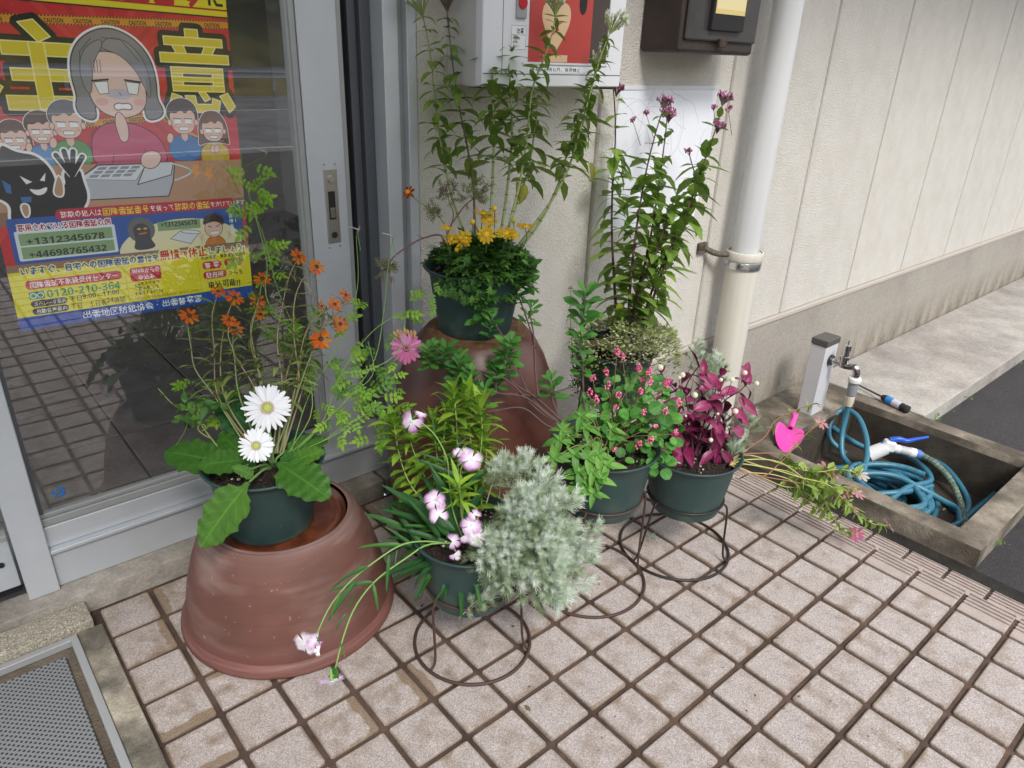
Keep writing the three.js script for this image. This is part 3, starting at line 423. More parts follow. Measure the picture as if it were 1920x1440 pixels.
part(sash, 'stile', bx(.0665, .16, .197, 2.3, -.88, zD, .002), M.alu);
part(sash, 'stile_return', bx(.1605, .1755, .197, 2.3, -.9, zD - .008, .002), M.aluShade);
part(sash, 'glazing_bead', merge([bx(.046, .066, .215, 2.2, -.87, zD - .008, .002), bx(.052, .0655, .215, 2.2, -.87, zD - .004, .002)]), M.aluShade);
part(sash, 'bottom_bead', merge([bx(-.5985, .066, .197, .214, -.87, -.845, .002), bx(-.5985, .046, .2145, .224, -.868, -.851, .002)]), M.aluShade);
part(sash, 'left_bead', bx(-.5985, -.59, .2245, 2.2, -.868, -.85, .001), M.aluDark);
const lock = part(sash, 'lock_plate', bx(.103, .137, .715, .889, zD - .002, zD + .0025, .002), std({ color: L3(.46, .44, .40), metalness: .8, roughness: .38 }));
part(lock, 'key_cylinder', new THREE.CylinderGeometry(.0075, .0085, .006, 20).rotateX(Math.PI / 2).translate(.12, .866, zD + .004), std({ color: L3(.6, .58, .52), metalness: .9, roughness: .3 }));
part(lock, 'finger_slot', bx(.110, .128, .772, .838, zD, zD + .0032, .0012), M.black);
part(lock, 'slot_bar', bx(.113, .1255, .776, .80, zD + .0032, zD + .0052, .001), std({ color: L3(.3, .29, .27), metalness: .8, roughness: .4 }));
part(lock, 'key_cylinder', new THREE.CylinderGeometry(.007, .007, .004, 20).rotateX(Math.PI / 2).translate(.12, .735, zD + .0035), M.rubber);
for (const [x, y] of [[.106, .899], [.134, .898], [.106, .705], [.134, .706]]) part(lock, 'screw', new THREE.CylinderGeometry(.0022, .0022, .003, 8).rotateX(Math.PI / 2).translate(x, y, zD + .001), M.aluShade);
const door2 = thing('sliding_door', 'pale sliding door at the left edge, only its bottom rail showing', 'door', [0, 0, 0]);
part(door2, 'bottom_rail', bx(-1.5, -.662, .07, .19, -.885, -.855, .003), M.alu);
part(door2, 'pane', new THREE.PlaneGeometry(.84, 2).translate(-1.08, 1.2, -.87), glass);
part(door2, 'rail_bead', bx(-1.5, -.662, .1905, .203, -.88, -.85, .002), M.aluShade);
part(door2, 'screw_hole', new THREE.CylinderGeometry(.006, .006, .004, 14).rotateX(Math.PI / 2).translate(-.685, .135, -.854), M.black);
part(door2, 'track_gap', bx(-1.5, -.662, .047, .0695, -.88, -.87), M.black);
const poster = thing('warning_poster', 'yellow, red and blue Japanese telephone fraud warning poster behind the glass', 'poster', [-.306, .938, -.8635]);
poster.rotation.z = -.026;
const paperBack = std({ color: L3(.7, .7, .68), roughness: .7 });
part(poster, 'sheet', new THREE.PlaneGeometry(.46, .64).translate(0, 0, .0006), std({ map: posterTex, roughness: .55 }));
part(poster, 'backing', bx(-.23, .23, -.32, .32, -.0006, .0002), paperBack);
const logo = thing('glass_sticker', 'small blue round maker sticker in the lower left corner of the glass', 'sticker', [-.556, .262, -.8575]);
part(logo, 'crescent', new THREE.TorusGeometry(.0085, .0034, 6, 20, 4.4).scale(1, 1, .1).rotateZ(-2.4), std({ color: L3(.02, .16, .5), roughness: .5 }), [.003, 0, .0006]);
part(logo, 'dot', new THREE.CylinderGeometry(.0042, .0042, .0006, 14).rotateX(Math.PI / 2), std({ color: L3(.02, .16, .5), roughness: .5 }), [-.0075, .0005, .0006]);

// ---------- mat in the recess ----------
const mat = thing('entrance_mat', 'grey perforated rubber mat set in a metal angle before the door', 'mat', [0, 0, 0]);
const matTex = tex(96, (u, v) => { const h = (a, b) => Math.hypot(((u * 2 - a) % 2 + 3) % 2 - 1, (((v * 2 - b) % 2 + 3) % 2 - 1)); const d = Math.min(h(.5, .5), h(1.5, 1.5)); return d < .34 ? [.16, .155, .165] : d < .44 ? [.34, .34, .36] : mixc([.44, .45, .455], [.53, .54, .545], N1(u * 20, v * 20, 20)); }, true, 1 / .0120);
part(mat, 'sheet', worldUV(bx(-1.6, -.632, -.004, .006, -.655, 1.1, .002)), std({ map: matTex, roughness: .85 }));
part(mat, 'edge_strip', merge([bx(-1.6, -.601, -.003, .014, -.7, -.685, .002), bx(-.615, -.6005, -.003, .016, -.6845, 1.1, .002)]), M.aluShade);

// ---------- emergency cabinet, letter box, notice ----------
const aed = thing('aed_cabinet', 'white wall cabinet with a red heart panel, hung on the stucco behind the tall flowers', 'cabinet', [.425, 1.072, ZW]);
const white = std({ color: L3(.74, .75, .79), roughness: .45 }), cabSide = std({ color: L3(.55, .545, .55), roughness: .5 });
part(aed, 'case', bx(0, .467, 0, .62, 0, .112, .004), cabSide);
const front = part(aed, 'door_panel', bx(-.002, .469, .002, .62, .1125, .14, .004), white);
part(front, 'door_gap', merge([bx(.0, .467, .0295, .0315, .1395, .1404), bx(.055, .0565, .0315, .6, .1395, .1404)]), M.aluDark);
part(front, 'window_frame', merge([bx(.118, .404, .052, .0565, .14, .1435, .001), bx(.4045, .410, .052, .6, .14, .1435, .001)]), white);
part(front, 'red_panel', bx(.135, .344, .058, .6, .14, .1412), std({ color: L3(.50, .06, .05), roughness: .4 }));
part(front, 'dark_window', bx(.3445, .404, .058, .6, .14, .1408), std({ color: L3(.09, .07, .07), roughness: .15 }));
const cream = std({ color: L3(.72, .50, .30), roughness: .5 });
const heart = new THREE.Shape(); heart.moveTo(0, -.075); heart.bezierCurveTo(-.03, -.03, -.055, .005, -.05, .035); heart.bezierCurveTo(-.046, .07, -.006, .07, 0, .035); heart.bezierCurveTo(.006, .07, .046, .07, .05, .035); heart.bezierCurveTo(.055, .005, .03, -.03, 0, -.075);
const bolt = new THREE.Path(); [[.028, .012], [-.005, .002], [.004, -.006], [-.022, -.035], [.012, -.012], [.002, -.003]].forEach(([x, y], i) => i ? bolt.lineTo(x, y) : bolt.moveTo(x, y)); bolt.closePath(); heart.holes.push(bolt);
part(front, 'heart_emblem', new THREE.ExtrudeGeometry(heart, { depth: .0008, bevelEnabled: false, curveSegments: 14 }).scale(.93, .80, 1), cream, [.221, .139, .1413]);
part(front, 'emblem_bar', bx(.184, .264, .0585, .0745, .1413, .1421), cream);
part(front, 'handle_hole', new THREE.CylinderGeometry(.017, .017, .0012, 24).rotateX(Math.PI / 2).scale(.75, 1.5, 1), M.black, [.309, .192, .1417]);
part(front, 'latch', bx(.092, .122, .148, .4, .14, .147, .002), std({ color: L3(.36, .36, .38), roughness: .5 }));
part(front, 'latch_button', new THREE.CylinderGeometry(.013, .013, .003, 20).rotateX(Math.PI / 2), std({ color: L3(.5, .02, .03), roughness: .4 }), [.107, .18, .148]);
const cabPrint = (w, h, px, draw) => std({ map: canvasTex(w, h, draw), roughness: .5 });
part(front, 'caution_label', new THREE.PlaneGeometry(.046, .052), cabPrint(272, 300, 0, (c) => { c.fillStyle = '#e9e9ee'; c.fillRect(0, 0, 272, 300); c.strokeStyle = '#445'; c.lineWidth = 4; c.strokeRect(6, 6, 260, 288); c.strokeRect(6, 6, 260, 110); jp(c, '注意', 90, 28, 66, 70, '#223', .11); for (let k = 0; k < 3; k++) jp(c, ['開取手使用', '音声出', '読込ください'][k].replace(/[開くだ]/g, ''), 30, 140 + k * 48, 30, 34, '#334', .1); }), [.104, .108, .1406]);
part(front, 'notice_strip', new THREE.PlaneGeometry(.25, .0165), cabPrint(1200, 108, 0, (c) => { c.fillStyle = '#eef0f4'; c.fillRect(0, 0, 1200, 108); jp(c, '警察使用時以外、使用禁止', 40, 20, 66, 72, '#26262c', .09); }), [.262, .0425, .1406]);
for (const x of [.05, .44]) part(aed, 'hinge_foot', bx(x, x + .04, -.005, .014, .02, .108, .003), M.black);
const post = thing('letter_box', 'weathered dark brown steel letter box with a cream name plate, high on the stucco wall', 'letter box', [1.123, 1.165, ZW]);
const worn = (d, l) => tex(512, (u, v) => { const a = fbm(N1, u, v, 5, 5), s = fbm(N2, u, v, 14, 4); let c = mixc(d, l, a); c = mixc(c, [.36, .24, .16], Math.max(0, s - .6) * 2.4); if (N1(u * 140, v * 140, 140) > .955) c = mixc(c, [.55, .53, .51], .55); return c; }, true, 1 / .4);
const brown = std({ map: worn([.175, .14, .13], [.27, .225, .21]), roughness: .5, metalness: .15 });
part(post, 'case', bx(0, .372, 0, .4, 0, .146, .012), brown);
part(post, 'lid', bx(.012, .362, .034, .39, .1462, .156, .006), std({ map: worn([.20, .19, .20], [.31, .295, .30]), roughness: .34, metalness: .2 }));
part(post, 'lid_catch', bx(.165, .2, .018, .042, .1562, .166, .003), brown);
const plate = part(post, 'name_plate', bx(.108, .268, .062, .188, .1562, .17, .003), M.rubber);
part(plate, 'name_card', bx(.115, .261, .105, .176, .1702, .1715), std({ color: L3(.70, .56, .21), roughness: .5 }));
part(plate, 'card_window', new THREE.PlaneGeometry(.14, .05).translate(.188, .142, .1718), std({ color: L3(.78, .67, .36), roughness: .4 }));
const sheetShape = new THREE.Shape([[0, 0], [.47, -.012], [.505, .14], [.51, .437], [.02, .437], [.004, .2]].map(([x, y]) => new THREE.Vector2(x, y)));
const noticeTex = canvasTex(768, 768, (c) => { c.fillStyle = '#eceef6'; c.fillRect(0, 0, 768, 768); c.strokeStyle = '#b9bccb'; let s = 7; const r = () => (s = (s * 16807) % 2147483647) / 2147483647; for (let k = 0; k < 16; k++) { c.lineWidth = 1 + r() * 1.6; c.beginPath(); let x = r() * 768, y = r() * 768, a = r() * 6; c.moveTo(x, y); for (let q = 0; q < 24; q++) { a += (r() - .5) * .7; x += Math.cos(a) * 22; y += Math.sin(a) * 22; c.lineTo(x, y); } c.stroke(); } c.fillStyle = '#d9dbe6'; c.fillRect(0, 0, 700, 9); });
const notice = thing('wall_notice', 'white paper map sheet fixed flat to the stucco below the cabinet and letter box', 'notice', [1.037, .635, ZW + .001]);
{ const g = new THREE.ExtrudeGeometry(sheetShape, { depth: .0015, bevelEnabled: false }); const p = g.attributes.position, uv = g.attributes.uv; for (let i = 0; i < p.count; i++) uv.setXY(i, p.getX(i) / .52, p.getY(i) / .52 + .05); part(notice, 'sheet', g, std({ map: noticeTex, roughness: .35 })); part(notice, 'top_fold', bx(.02, .51, .425, .437, .0016, .004), white); }

// ---------- downpipe ----------
const pvc = std({ map: rep(tex(256, (u, v) => mixc([.80, .785, .735], [.86, .85, .81], fbm(N1, u, v, 4, 4)).map((x) => x * (.97 + .05 * N2(u * 40, v * 4, 40)))), .9), roughness: .38 });
const pvcUp = std({ map: rep(tex(256, (u, v) => mixc([.79, .795, .80], [.85, .855, .86], fbm(N1, u, v, 4, 4))), .9), roughness: .35 });
const pipe = thing('downpipe', 'cream plastic downpipe clamped to the stucco wall', 'downpipe', [1.73, -.30, -.70]);
part(pipe, 'lower_pipe', lathe([[.058, -.15], [.060, .3], [.0615, .78], [.0615, .80], [.050, .803]], 48), pvc);
part(pipe, 'upper_pipe', new THREE.CylinderGeometry(.049, .049, 3, 48, 1, true).translate(0, 2.3, 0), pvcUp);
const clamp = part(pipe, 'clamp', lathe([[.0616, .742], [.067, .742], [.067, .768], [.0616, .768]], 48), std({ color: L3(.62, .63, .66), metalness: .95, roughness: .22 }));
part(clamp, 'clamp_collar', lathe([[.0617, .775], [.068, .775], [.068, .803], [.0617, .803]], 48), pvc);
part(clamp, 'clamp_bolt', bx(.06, .082, .74, .77, -.012, .012, .003), std({ color: L3(.3, .29, .28), metalness: .8, roughness: .5 }));
part(clamp, 'wall_stay', merge([tube([[-.05, .79, -.03], [-.1, .795, -.06], [-.135, .815, -.095]], .011, 10, 6), bx(-.17, -.12, .795, .835, -.101, -.085, .004)]), std({ map: rep(mottle([.30, .26, .22], [.52, .50, .46], 8), .2), roughness: .8, metalness: .3 }));

// ---------- concrete basin with tap post ----------
const basin = thing('concrete_basin', 'old rectangular concrete wash basin sunk beside the tiled steps', 'basin', [0, 0, 0]);
{
  const s = new THREE.Shape([[1.82, -.31], [2.725, -.31], [2.725, .79], [1.82, .79]].map(([x, y]) => new THREE.Vector2(x, y)));
  s.holes.push(new THREE.Path([[1.908, -.212], [1.908, .52], [2.64, .52], [2.64, -.212]].map(([x, y]) => new THREE.Vector2(x, y))));
  const g = new THREE.ExtrudeGeometry(s, { depth: .25, bevelEnabled: true, bevelSize: .006, bevelThickness: .006, bevelSegments: 2, bevelOffset: -.006 }).rotateX(-Math.PI / 2).translate(0, -.566, 0);
  g.computeVertexNormals(); part(basin, 'rim_wall', worldUV(toCreasedNormals(g, .6)), std({ map: rep(mottle([.36, .325, .28], [.60, .56, .505], 7), .75), bumpMap: fineBump, bumpScale: .006, roughness: .88 }));
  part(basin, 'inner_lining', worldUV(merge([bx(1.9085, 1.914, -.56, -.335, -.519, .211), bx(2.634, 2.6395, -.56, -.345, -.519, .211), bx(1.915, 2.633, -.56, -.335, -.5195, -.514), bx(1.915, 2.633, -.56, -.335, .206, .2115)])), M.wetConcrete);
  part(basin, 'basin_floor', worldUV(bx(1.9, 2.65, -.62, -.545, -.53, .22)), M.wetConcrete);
}
const chrome = std({ color: L3(.55, .55, .55), metalness: 1, roughness: .18 });
const tap = thing('tap_post', 'pale square standpipe with a dark cap and chrome tap over the concrete basin', 'standpipe', [2.345, -.31, -.595]);
part(tap, 'column', bx(-.055, .055, 0, .335, -.035, .035, .003), std({ color: L3(.60, .60, .63), roughness: .45 }));
part(tap, 'cap', bx(-.059, .059, .3355, .366, -.039, .039, .005), std({ color: L3(.085, .08, .075), roughness: .5 }));
const fau = part(tap, 'tap', merge([new THREE.CylinderGeometry(.014, .014, .075, 14).rotateX(Math.PI / 2).translate(.005, .265, .075), new THREE.CylinderGeometry(.02, .017, .05, 16).translate(.005, .277, .098), new THREE.CylinderGeometry(.0125, .014, .035, 14).translate(.005, .317, .098), tube([[.005, .26, .1], [.012, .262, .125], [.016, .262, .145], [.018, .245, .155], [.018, .222, .156]], .0155, 20, 12)]), chrome);
part(fau, 'escutcheon', new THREE.CylinderGeometry(.024, .026, .01, 24).rotateX(Math.PI / 2).translate(.005, .265, .041), std({ color: L3(.09, .09, .1), metalness: .7, roughness: .35 }));
part(fau, 'spindle', merge([new THREE.CylinderGeometry(.017, .017, .022, 6).translate(.005, .343, .098), new THREE.CylinderGeometry(.003, .003, .025, 8).translate(.005, .365, .098)]), chrome);
const hoseEnd = V(2.363, -.31 + .08, -.439);
const conn = thing('hose_connector', 'white and grey hose coupling screwed to the chrome tap', 'hose coupling', [2.363, -.31, -.439]);
part(conn, 'collar', lathe([[.014, .195], [.026, .195], [.028, .2], [.028, .215], [.024, .22], [.013, .22]], 24), std({ color: L3(.72, .71, .69), roughness: .4 }));
part(conn, 'grey_body', lathe([[.018, .13], [.021, .135], [.022, .19], [.02, .195], [.012, .195]], 24), std({ color: L3(.26, .27, .29), roughness: .5 }));
part(conn, 'cream_nut', lathe([[.0125, .08], [.018, .082], [.02, .125], [.018, .13], [.012, .13]], 8), std({ color: L3(.66, .60, .46), roughness: .5 }));
const teal = tex(128, (u, v) => mixc([.13, .35, .44], [.31, .55, .63], Math.max(0, Math.sin((u * 6 + v * 2) * 6.283)) * .35 + fbm(N1, u, v, 6, 3) * .7), true, 1); teal.repeat.set(60, 1);
const hoseMat = std({ map: teal, roughness: .38 });
const hose = thing('garden_hose', 'tangled teal garden hose coiled in the concrete basin', 'hose', [0, 0, 0]);
{
  const H = (px, py, y) => flat(px, py, y), R = .0124;
  const coil = (cx, cz, rx, rz, n, y0, ph) => { const p = []; for (let k = 0; k <= n * 10; k++) { const a = ph + k / 10 * 6.283, w = 1 + .14 * Math.sin(a * 1.37 + ph) + .08 * Math.sin(a * 2.71); p.push(V(cx + .035 * Math.sin(a * .41) + rx * w * Math.cos(a), y0 + .02 * Math.sin(a * .9 + ph) + .045 * k / (n * 10), cz + .03 * Math.cos(a * .33) + rz * w * Math.sin(a))); } return p; };
  part(hose, 'coil', tube(coil(2.17, -.2, .19, .17, 4, -.53, .3), R, 260, 10), hoseMat);
  part(hose, 'coil', tube(coil(2.2, -.17, .17, .185, 4, -.50, 2.1), R, 260, 10), hoseMat);
  part(hose, 'coil', tube(coil(2.2, -.12, .12, .15, 2.4, -.455, 4.0), R, 150, 10), hoseMat);
  part(hose, 'tap_loop', tube([hoseEnd, V(2.36, -.28, -.435), V(2.33, -.36, -.42), V(2.29, -.43, -.38), V(2.3, -.48, -.33), V(2.2, -.49, -.3), V(2.1, -.47, -.22), V(2.2, -.44, -.09), V(2.38, -.45, -.03)], R, 80, 10), hoseMat);
  part(hose, 'high_loop', tube([H(1585, 850, -.47), H(1556, 822, -.42), H(1558, 788, -.36), H(1580, 768, -.32), H(1605, 778, -.31), H(1622, 812, -.34), H(1626, 850, -.38), H(1619, 885, -.42), H(1614, 905, -.46), H(1640, 925, -.49), H(1680, 930, -.5)], R, 80, 10), hoseMat);
  part(hose, 'cross_strand', tube([H(1560, 800, -.40), H(1590, 822, -.42), H(1625, 840, -.44), H(1690, 850, -.43), H(1735, 880, -.42), H(1745, 900, -.43), H(1700, 915, -.43), H(1660, 945, -.47)], R, 70, 10), hoseMat);
  part(hose, 'long_strand', tube([H(1560, 905, -.46), H(1625, 888, -.415), H(1680, 893, -.41), H(1725, 915, -.43), H(1770, 940, -.47), H(1795, 955, -.5), H(1800, 985, -.53)], R, 60, 10), hoseMat);
  part(hose, 'right_strand', tube([H(1700, 850, -.45), H(1760, 868, -.46), H(1797, 905, -.48), H(1816, 945, -.51), H(1805, 965, -.53), H(1770, 940, -.535)], R, 50, 10), hoseMat);
  part(hose, 'corner_strand', tube([H(1868, 925, -.5), H(1830, 955, -.51), H(1790, 985, -.525), H(1740, 1000, -.53)], R, 30, 10), hoseMat);
  for (const [a, b, c] of [[1740, 1755, 1745], [1715, 1732, 1728]]) part(hose, 'low_strand', tube([H(a - 60, 880, -.5), H(a - 20, 900, -.5), H(b, 935, -.52), H(c, 985, -.535)], R, 40, 10), hoseMat);
  part(hose, 'mossy_strand', tube([H(1728, 853, -.375), H(1752, 868, -.385), H(1780, 897, -.42), H(1800, 940, -.48), H(1808, 985, -.53), H(1790, 1000, -.535)], R * 1.05, 60, 10), std({ map: rep(tex(128, (u, v) => fbm(N1, u, v, 16, 3) > .52 ? [.55, .62, .55] : [.14, .19, .14]), .15), roughness: .8 }));
  const a = H(1728, 853, -.375), b = H(1668, 838, -.355), nz = thing('spray_nozzle', 'white and blue trigger spray nozzle resting on the hose coil', 'spray nozzle', [b.x, b.y, b.z]);
  const ax = a.clone().sub(b), len = ax.length(); nz.quaternion.setFromUnitVectors(V(1, 0, 0), ax.normalize());
  const wht = std({ color: L3(.72, .72, .72), roughness: .4 }), blu = std({ color: L3(.02, .10, .55), roughness: .35 }), cyl = (r0, r1, x0, x1) => new THREE.CylinderGeometry(r1, r0, x1 - x0, 20).rotateZ(-Math.PI / 2).translate((x0 + x1) / 2, 0, 0);
  part(nz, 'grip', merge([cyl(.016, .02, 0, len * .3), cyl(.0185, .0185, len * .3, len * .62), cyl(.021, .021, len * .62, len * .8)]), wht);
  for (let k = 0; k < 9; k++) part(nz, 'grip_rib', cyl(.0192, .0192, len * (.3 + k * .033), len * (.3 + k * .033) + .003), std({ color: L3(.45, .45, .46), roughness: .5 }));
  part(nz, 'hose_nut', merge([cyl(.021, .019, len * .805, len * .95), cyl(.016, .0135, len * .95, len * 1.02)]), std({ color: L3(.08, .17, .5), roughness: .4 }));
  part(nz, 'spray_head', merge([new RoundedBoxGeometry(.05, .05, .045, 3, .012).translate(-.005, .006, 0), new THREE.CylinderGeometry(.033, .029, .075, 24).rotateZ(Math.PI / 2 + .75).translate(-.045, -.028, .012)]), wht);
  part(nz, 'head_ring', new THREE.CylinderGeometry(.0295, .0295, .01, 24).rotateZ(Math.PI / 2 + .75).translate(-.022, -.006, .01), blu);
  part(nz, 'trigger', taper([V(-.01, .03, 0), V(.02, .045, 0), V(.055, .045, -.002), V(.09, .062, -.004), V(.135, .085, -.006)], .014, .006, 20, 8), blu);
}
const pinkP = std({ color: L3(.74, .07, .38), roughness: .28 });
const trowel = thing('toy_trowel', 'bright pink plastic hand trowel lying on the basin rim', 'trowel', [1.99, -.295, -.505]);
{
  const s = new THREE.Shape(); s.moveTo(-.125, 0); s.bezierCurveTo(-.12, .018, -.08, .056, .0, .064); s.bezierCurveTo(.05, .068, .08, .06, .082, .045); s.bezierCurveTo(.084, .026, .068, .02, .066, 0); s.bezierCurveTo(.068, -.02, .084, -.026, .082, -.045); s.bezierCurveTo(.08, -.06, .05, -.068, 0, -.064); s.bezierCurveTo(-.08, -.056, -.12, -.018, -.125, 0);
  const g = new THREE.ExtrudeGeometry(s, { depth: .003, bevelEnabled: true, bevelSize: .0015, bevelThickness: .0015, bevelSegments: 2, curveSegments: 16 }), p = g.attributes.position;
  for (let i = 0; i < p.count; i++) p.setZ(i, p.getZ(i) + p.getY(i) ** 2 * 4); g.rotateX(-Math.PI / 2); g.computeVertexNormals();
  part(trowel, 'blade', g, pinkP); part(trowel, 'handle', lathe([[.0001, 0], [.015, .0], [.017, .01], [.0155, .05], [.018, .09], [.012, .1], [.0001, .1]], 20).rotateZ(-Math.PI / 2 + .25).translate(.062, .014, 0), pinkP);
  part(trowel, 'socket', new THREE.CylinderGeometry(.0095, .0095, .003, 16).rotateZ(-Math.PI / 2 + .25).translate(.0605, .0135, 0), M.black);
  trowel.rotation.set(.16, .42, .10); trowel.scale.setScalar(.88);
}
const tool = thing('scraper_tool', 'black handled tool with a blue label and thin rod on the far basin rim', 'tool', [0, 0, 0]);
{
  const a = flat(1654, 744, -.288), b = flat(1704, 769, -.292), c0 = flat(1604, 719, -.296), d = b.clone().sub(a), L = d.length(), q = new THREE.Quaternion().setFromUnitVectors(UP, d.clone().normalize());
  const h = part(tool, 'handle', lathe([[.0001, 0], [.013, .002], [.018, .02], [.018, L - .03], [.0165, L - .026], [.0165, L - .02], [.0185, L - .018], [.0185, L - .003], [.0001, L]], 20), M.rubber, a.toArray()); h.quaternion.copy(q);
  part(h, 'blue_label', new THREE.CylinderGeometry(.0184, .0184, L * .22, 20, 1, true).translate(0, L * .3, 0), std({ color: L3(.02, .22, .6), roughness: .4 }));
  part(h, 'white_label', new THREE.CylinderGeometry(.0184, .0184, L * .3, 20, 1, true).translate(0, L * .57, 0), std({ color: L3(.55, .53, .62), roughness: .4 }));
  part(tool, 'rod', taper([c0, a.clone().lerp(c0, .4), a], .004, .005, 8, 8), std({ color: L3(.09, .085, .08), metalness: .6, roughness: .4 }));
}

// ---------- planters and stands ----------
const terra = std({ map: rep(tex(512, (u, v) => { const a = fbm(N1, u, v, 4, 5), b = N2(u * 2, v * 60, 60); const str = N2(u * 70, v * 3 + 1, 70), sc = fbm(N2, u, v, 9, 4); let c = mixc([.385, .235, .20], [.46, .305, .265], a); c = mixc(c, [.30, .19, .165], Math.max(0, str - .55) * .5 * v); c = mixc(c, [.64, .585, .555], Math.min(.55, Math.max(0, sc - .54) * 2.6 * (.25 + v))); c = mixc(c, [.68, .62, .585], Math.min(.6, Math.max(0, v - .80) * 4 * sc)); if (N2(u * 200, v * 24, 997) > .972) c = mixc(c, [.70, .66, .63], .5); c = mixc(c, [.28, .19, .165], Math.max(0, fbm(N1, u + .3, v * .5, 7, 4) - .56) * 1.5); c = mixc(c, [.49, .40, .385], Math.min(.75, Math.max(0, v - .35) * 1.1 * (.4 + a)) + Math.max(0, a - .5) * .6); c = mixc(c, [.44, .265, .255], Math.max(0, .18 - v) * 3); if (N1(u * 120, v * 120, 120) > .985) c = [.75, .68, .62]; return c.map((x) => x * (.97 + .05 * b)); }), 1), roughness: .75 });
const terraRim = std({ map: rep(mottle([.395, .245, .22], [.475, .315, .285], 5), .4), roughness: .55 });
const rust = std({ map: rep(mottle([.30, .14, .075], [.44, .24, .15], 6), .3), roughness: .3 });
const bowl = thing('upturned_planter', 'large brown plastic bowl planter turned upside down under the gerbera pot', 'planter', [-.205, 0, -.53]);
part(bowl, 'body', lathe([[.2165, .029], [.2135, .058], [.2045, .11], [.191, .16], [.176, .2], [.161, .228], [.151, .242], [.144, .247], [.138, .246]], 72), terra);
part(bowl, 'rim', lathe([[.208, .0], [.2255, .0005], [.229, .006], [.2298, .013], [.2275, .022], [.222, .0285], [.2155, .0305]], 72), terraRim);
part(bowl, 'base_ring', lathe([[.138, .2465], [.1335, .244], [.131, .236], [.125, .2335], [.115, .2335], [.111, .2355], [.0001, .2355]], 64), rust, [-.008, 0, .006]);
const glaze = phy({ map: rep(tex(512, (u, v) => { const a = fbm(N1, u, v, 4, 5); let c = mixc([.30, .165, .135], [.41, .25, .205], a); if (N1(u * 90, v * 90, 90) > .965) c = mixc(c, [.14, .08, .06], .7); return c; }), .5), roughness: .26, clearcoat: .3 });
const jar = thing('upturned_jar', 'tall glazed brown stoneware jar standing upside down against the wall', 'jar', [.335, 0, -.555]);
part(jar, 'body', lathe([[.2, 0], [.216, .002], [.219, .01], [.219, .028], [.213, .034], [.218, .07], [.221, .14], [.2225, .2], [.222, .25], [.2195, .262], [.2175, .268], [.2135, .31], [.2045, .36], [.190, .415], [.169, .47], [.147, .51], [.131, .529], [.124, .534]], 72), phy({ map: glaze.map, roughness: .42, clearcoat: .1, clearcoatRoughness: .3 }));
part(jar, 'bare_base', lathe([[.124, .5335], [.121, .54], [.117, .5425], [.0001, .5425]], 56), std({ map: rep(mottle([.40, .29, .19], [.56, .42, .29], 8), .25), roughness: .9, bumpMap: fineBump, bumpScale: .003 }));
const potMat = std({ map: tex(512, (u, v) => { const a = fbm(N1, u, v, 5, 4), s = fbm(N2, u, v, 14, 3), dr = N2(u * 60, v * 2, 60); let c = mixc([.14, .232, .228], [.18, .275, .268], a); const low = Math.max(0, 1 - Math.abs(v - .2) / .16); c = mixc(c, [.36, .37, .33], Math.min(.45, low * Math.max(0, s - .45) * 2.5) + Math.max(0, dr - .78) * .5 * (v < .55 ? 1 : .3)); if (N1(u * 130, v * 70, 997) > .975) c = mixc(c, [.5, .48, .42], .6); return c.map((x) => x * (.95 + .1 * s)); }, true, 1), roughness: .45 });
const soilMat = std({ map: rep(tex(256, (u, v) => { const a = fbm(N1, u, v, 24, 3), k = N2(u * 60, v * 60, 60); let c = mixc([.09, .06, .05], [.20, .145, .115], a); if (k > .88) c = [.38, .29, .22]; if (k < .035) c = [.6, .55, .5]; return c; }), .12), roughness: 1, bumpMap: fineBump, bumpScale: .008 });
const potG = lathe([[.0001, .004], [.08, .004], [.083, 0], [.0855, .003], [.0885, .02], [.096, .062], [.103, .11], [.107, .136], [.113, .146], [.119, .150], [.1215, .1535], [.1205, .1565], [.117, .157], [.112, .152], [.104, .142], [.1, .125]], 64);
const soilG = (() => { const g = new THREE.CircleGeometry(.1035, 40, 0, 6.2832); const r = new THREE.RingGeometry(.002, .1035, 40, 12).rotateX(-Math.PI / 2), p = r.attributes.position; for (let i = 0; i < p.count; i++) { const x = p.getX(i), z = p.getZ(i), q = Math.hypot(x, z) / .1035; p.setY(i, .131 + .014 * (1 - q * q) + .014 * (N1(x * 90 + 40, z * 90 + 40, 997) - .5) + .008 * (N2(x * 220 + 80, z * 220 + 80, 997) - .5)); } r.computeVertexNormals(); g.dispose(); return worldUV(r); })();
const crumbG = new THREE.IcosahedronGeometry(1, 0);
const crumbs = (n) => { const l = []; for (let k = 0; k < n; k++) { const a = rr(0, 6.283), q = Math.sqrt(rnd()) * .098, s = rr(.0012, .0032); l.push(crumbG.clone().scale(s * rr(.7, 1.6), s, s * rr(.7, 1.4)).rotateY(a).translate(q * Math.cos(a * 3), .138 + .014 * (1 - (q / .1035) ** 2), q * Math.sin(a * 3))); } return merge(l); };
const barkMat = std({ color: L3(.055, .035, .022), roughness: 1 }), perlite = std({ color: L3(.5, .45, .38), roughness: 1 });
function makePot(label, x, y, z, turn) {
  const t = thing('flower_pot', label, 'flower pot', [x, y, z], 'dark green plastic flower pots'); t.rotation.y = turn;
  part(t, 'pot_body', potG, potMat); part(t, 'soil', soilG, soilMat); part(t, 'bark_chips', crumbs(170), barkMat).userData.kind = 'stuff'; part(t, 'grit', crumbs(34), perlite).userData.kind = 'stuff';
  return { x, y, z, top: y + .14, d: depthOf(x, y + .14, z) };
}
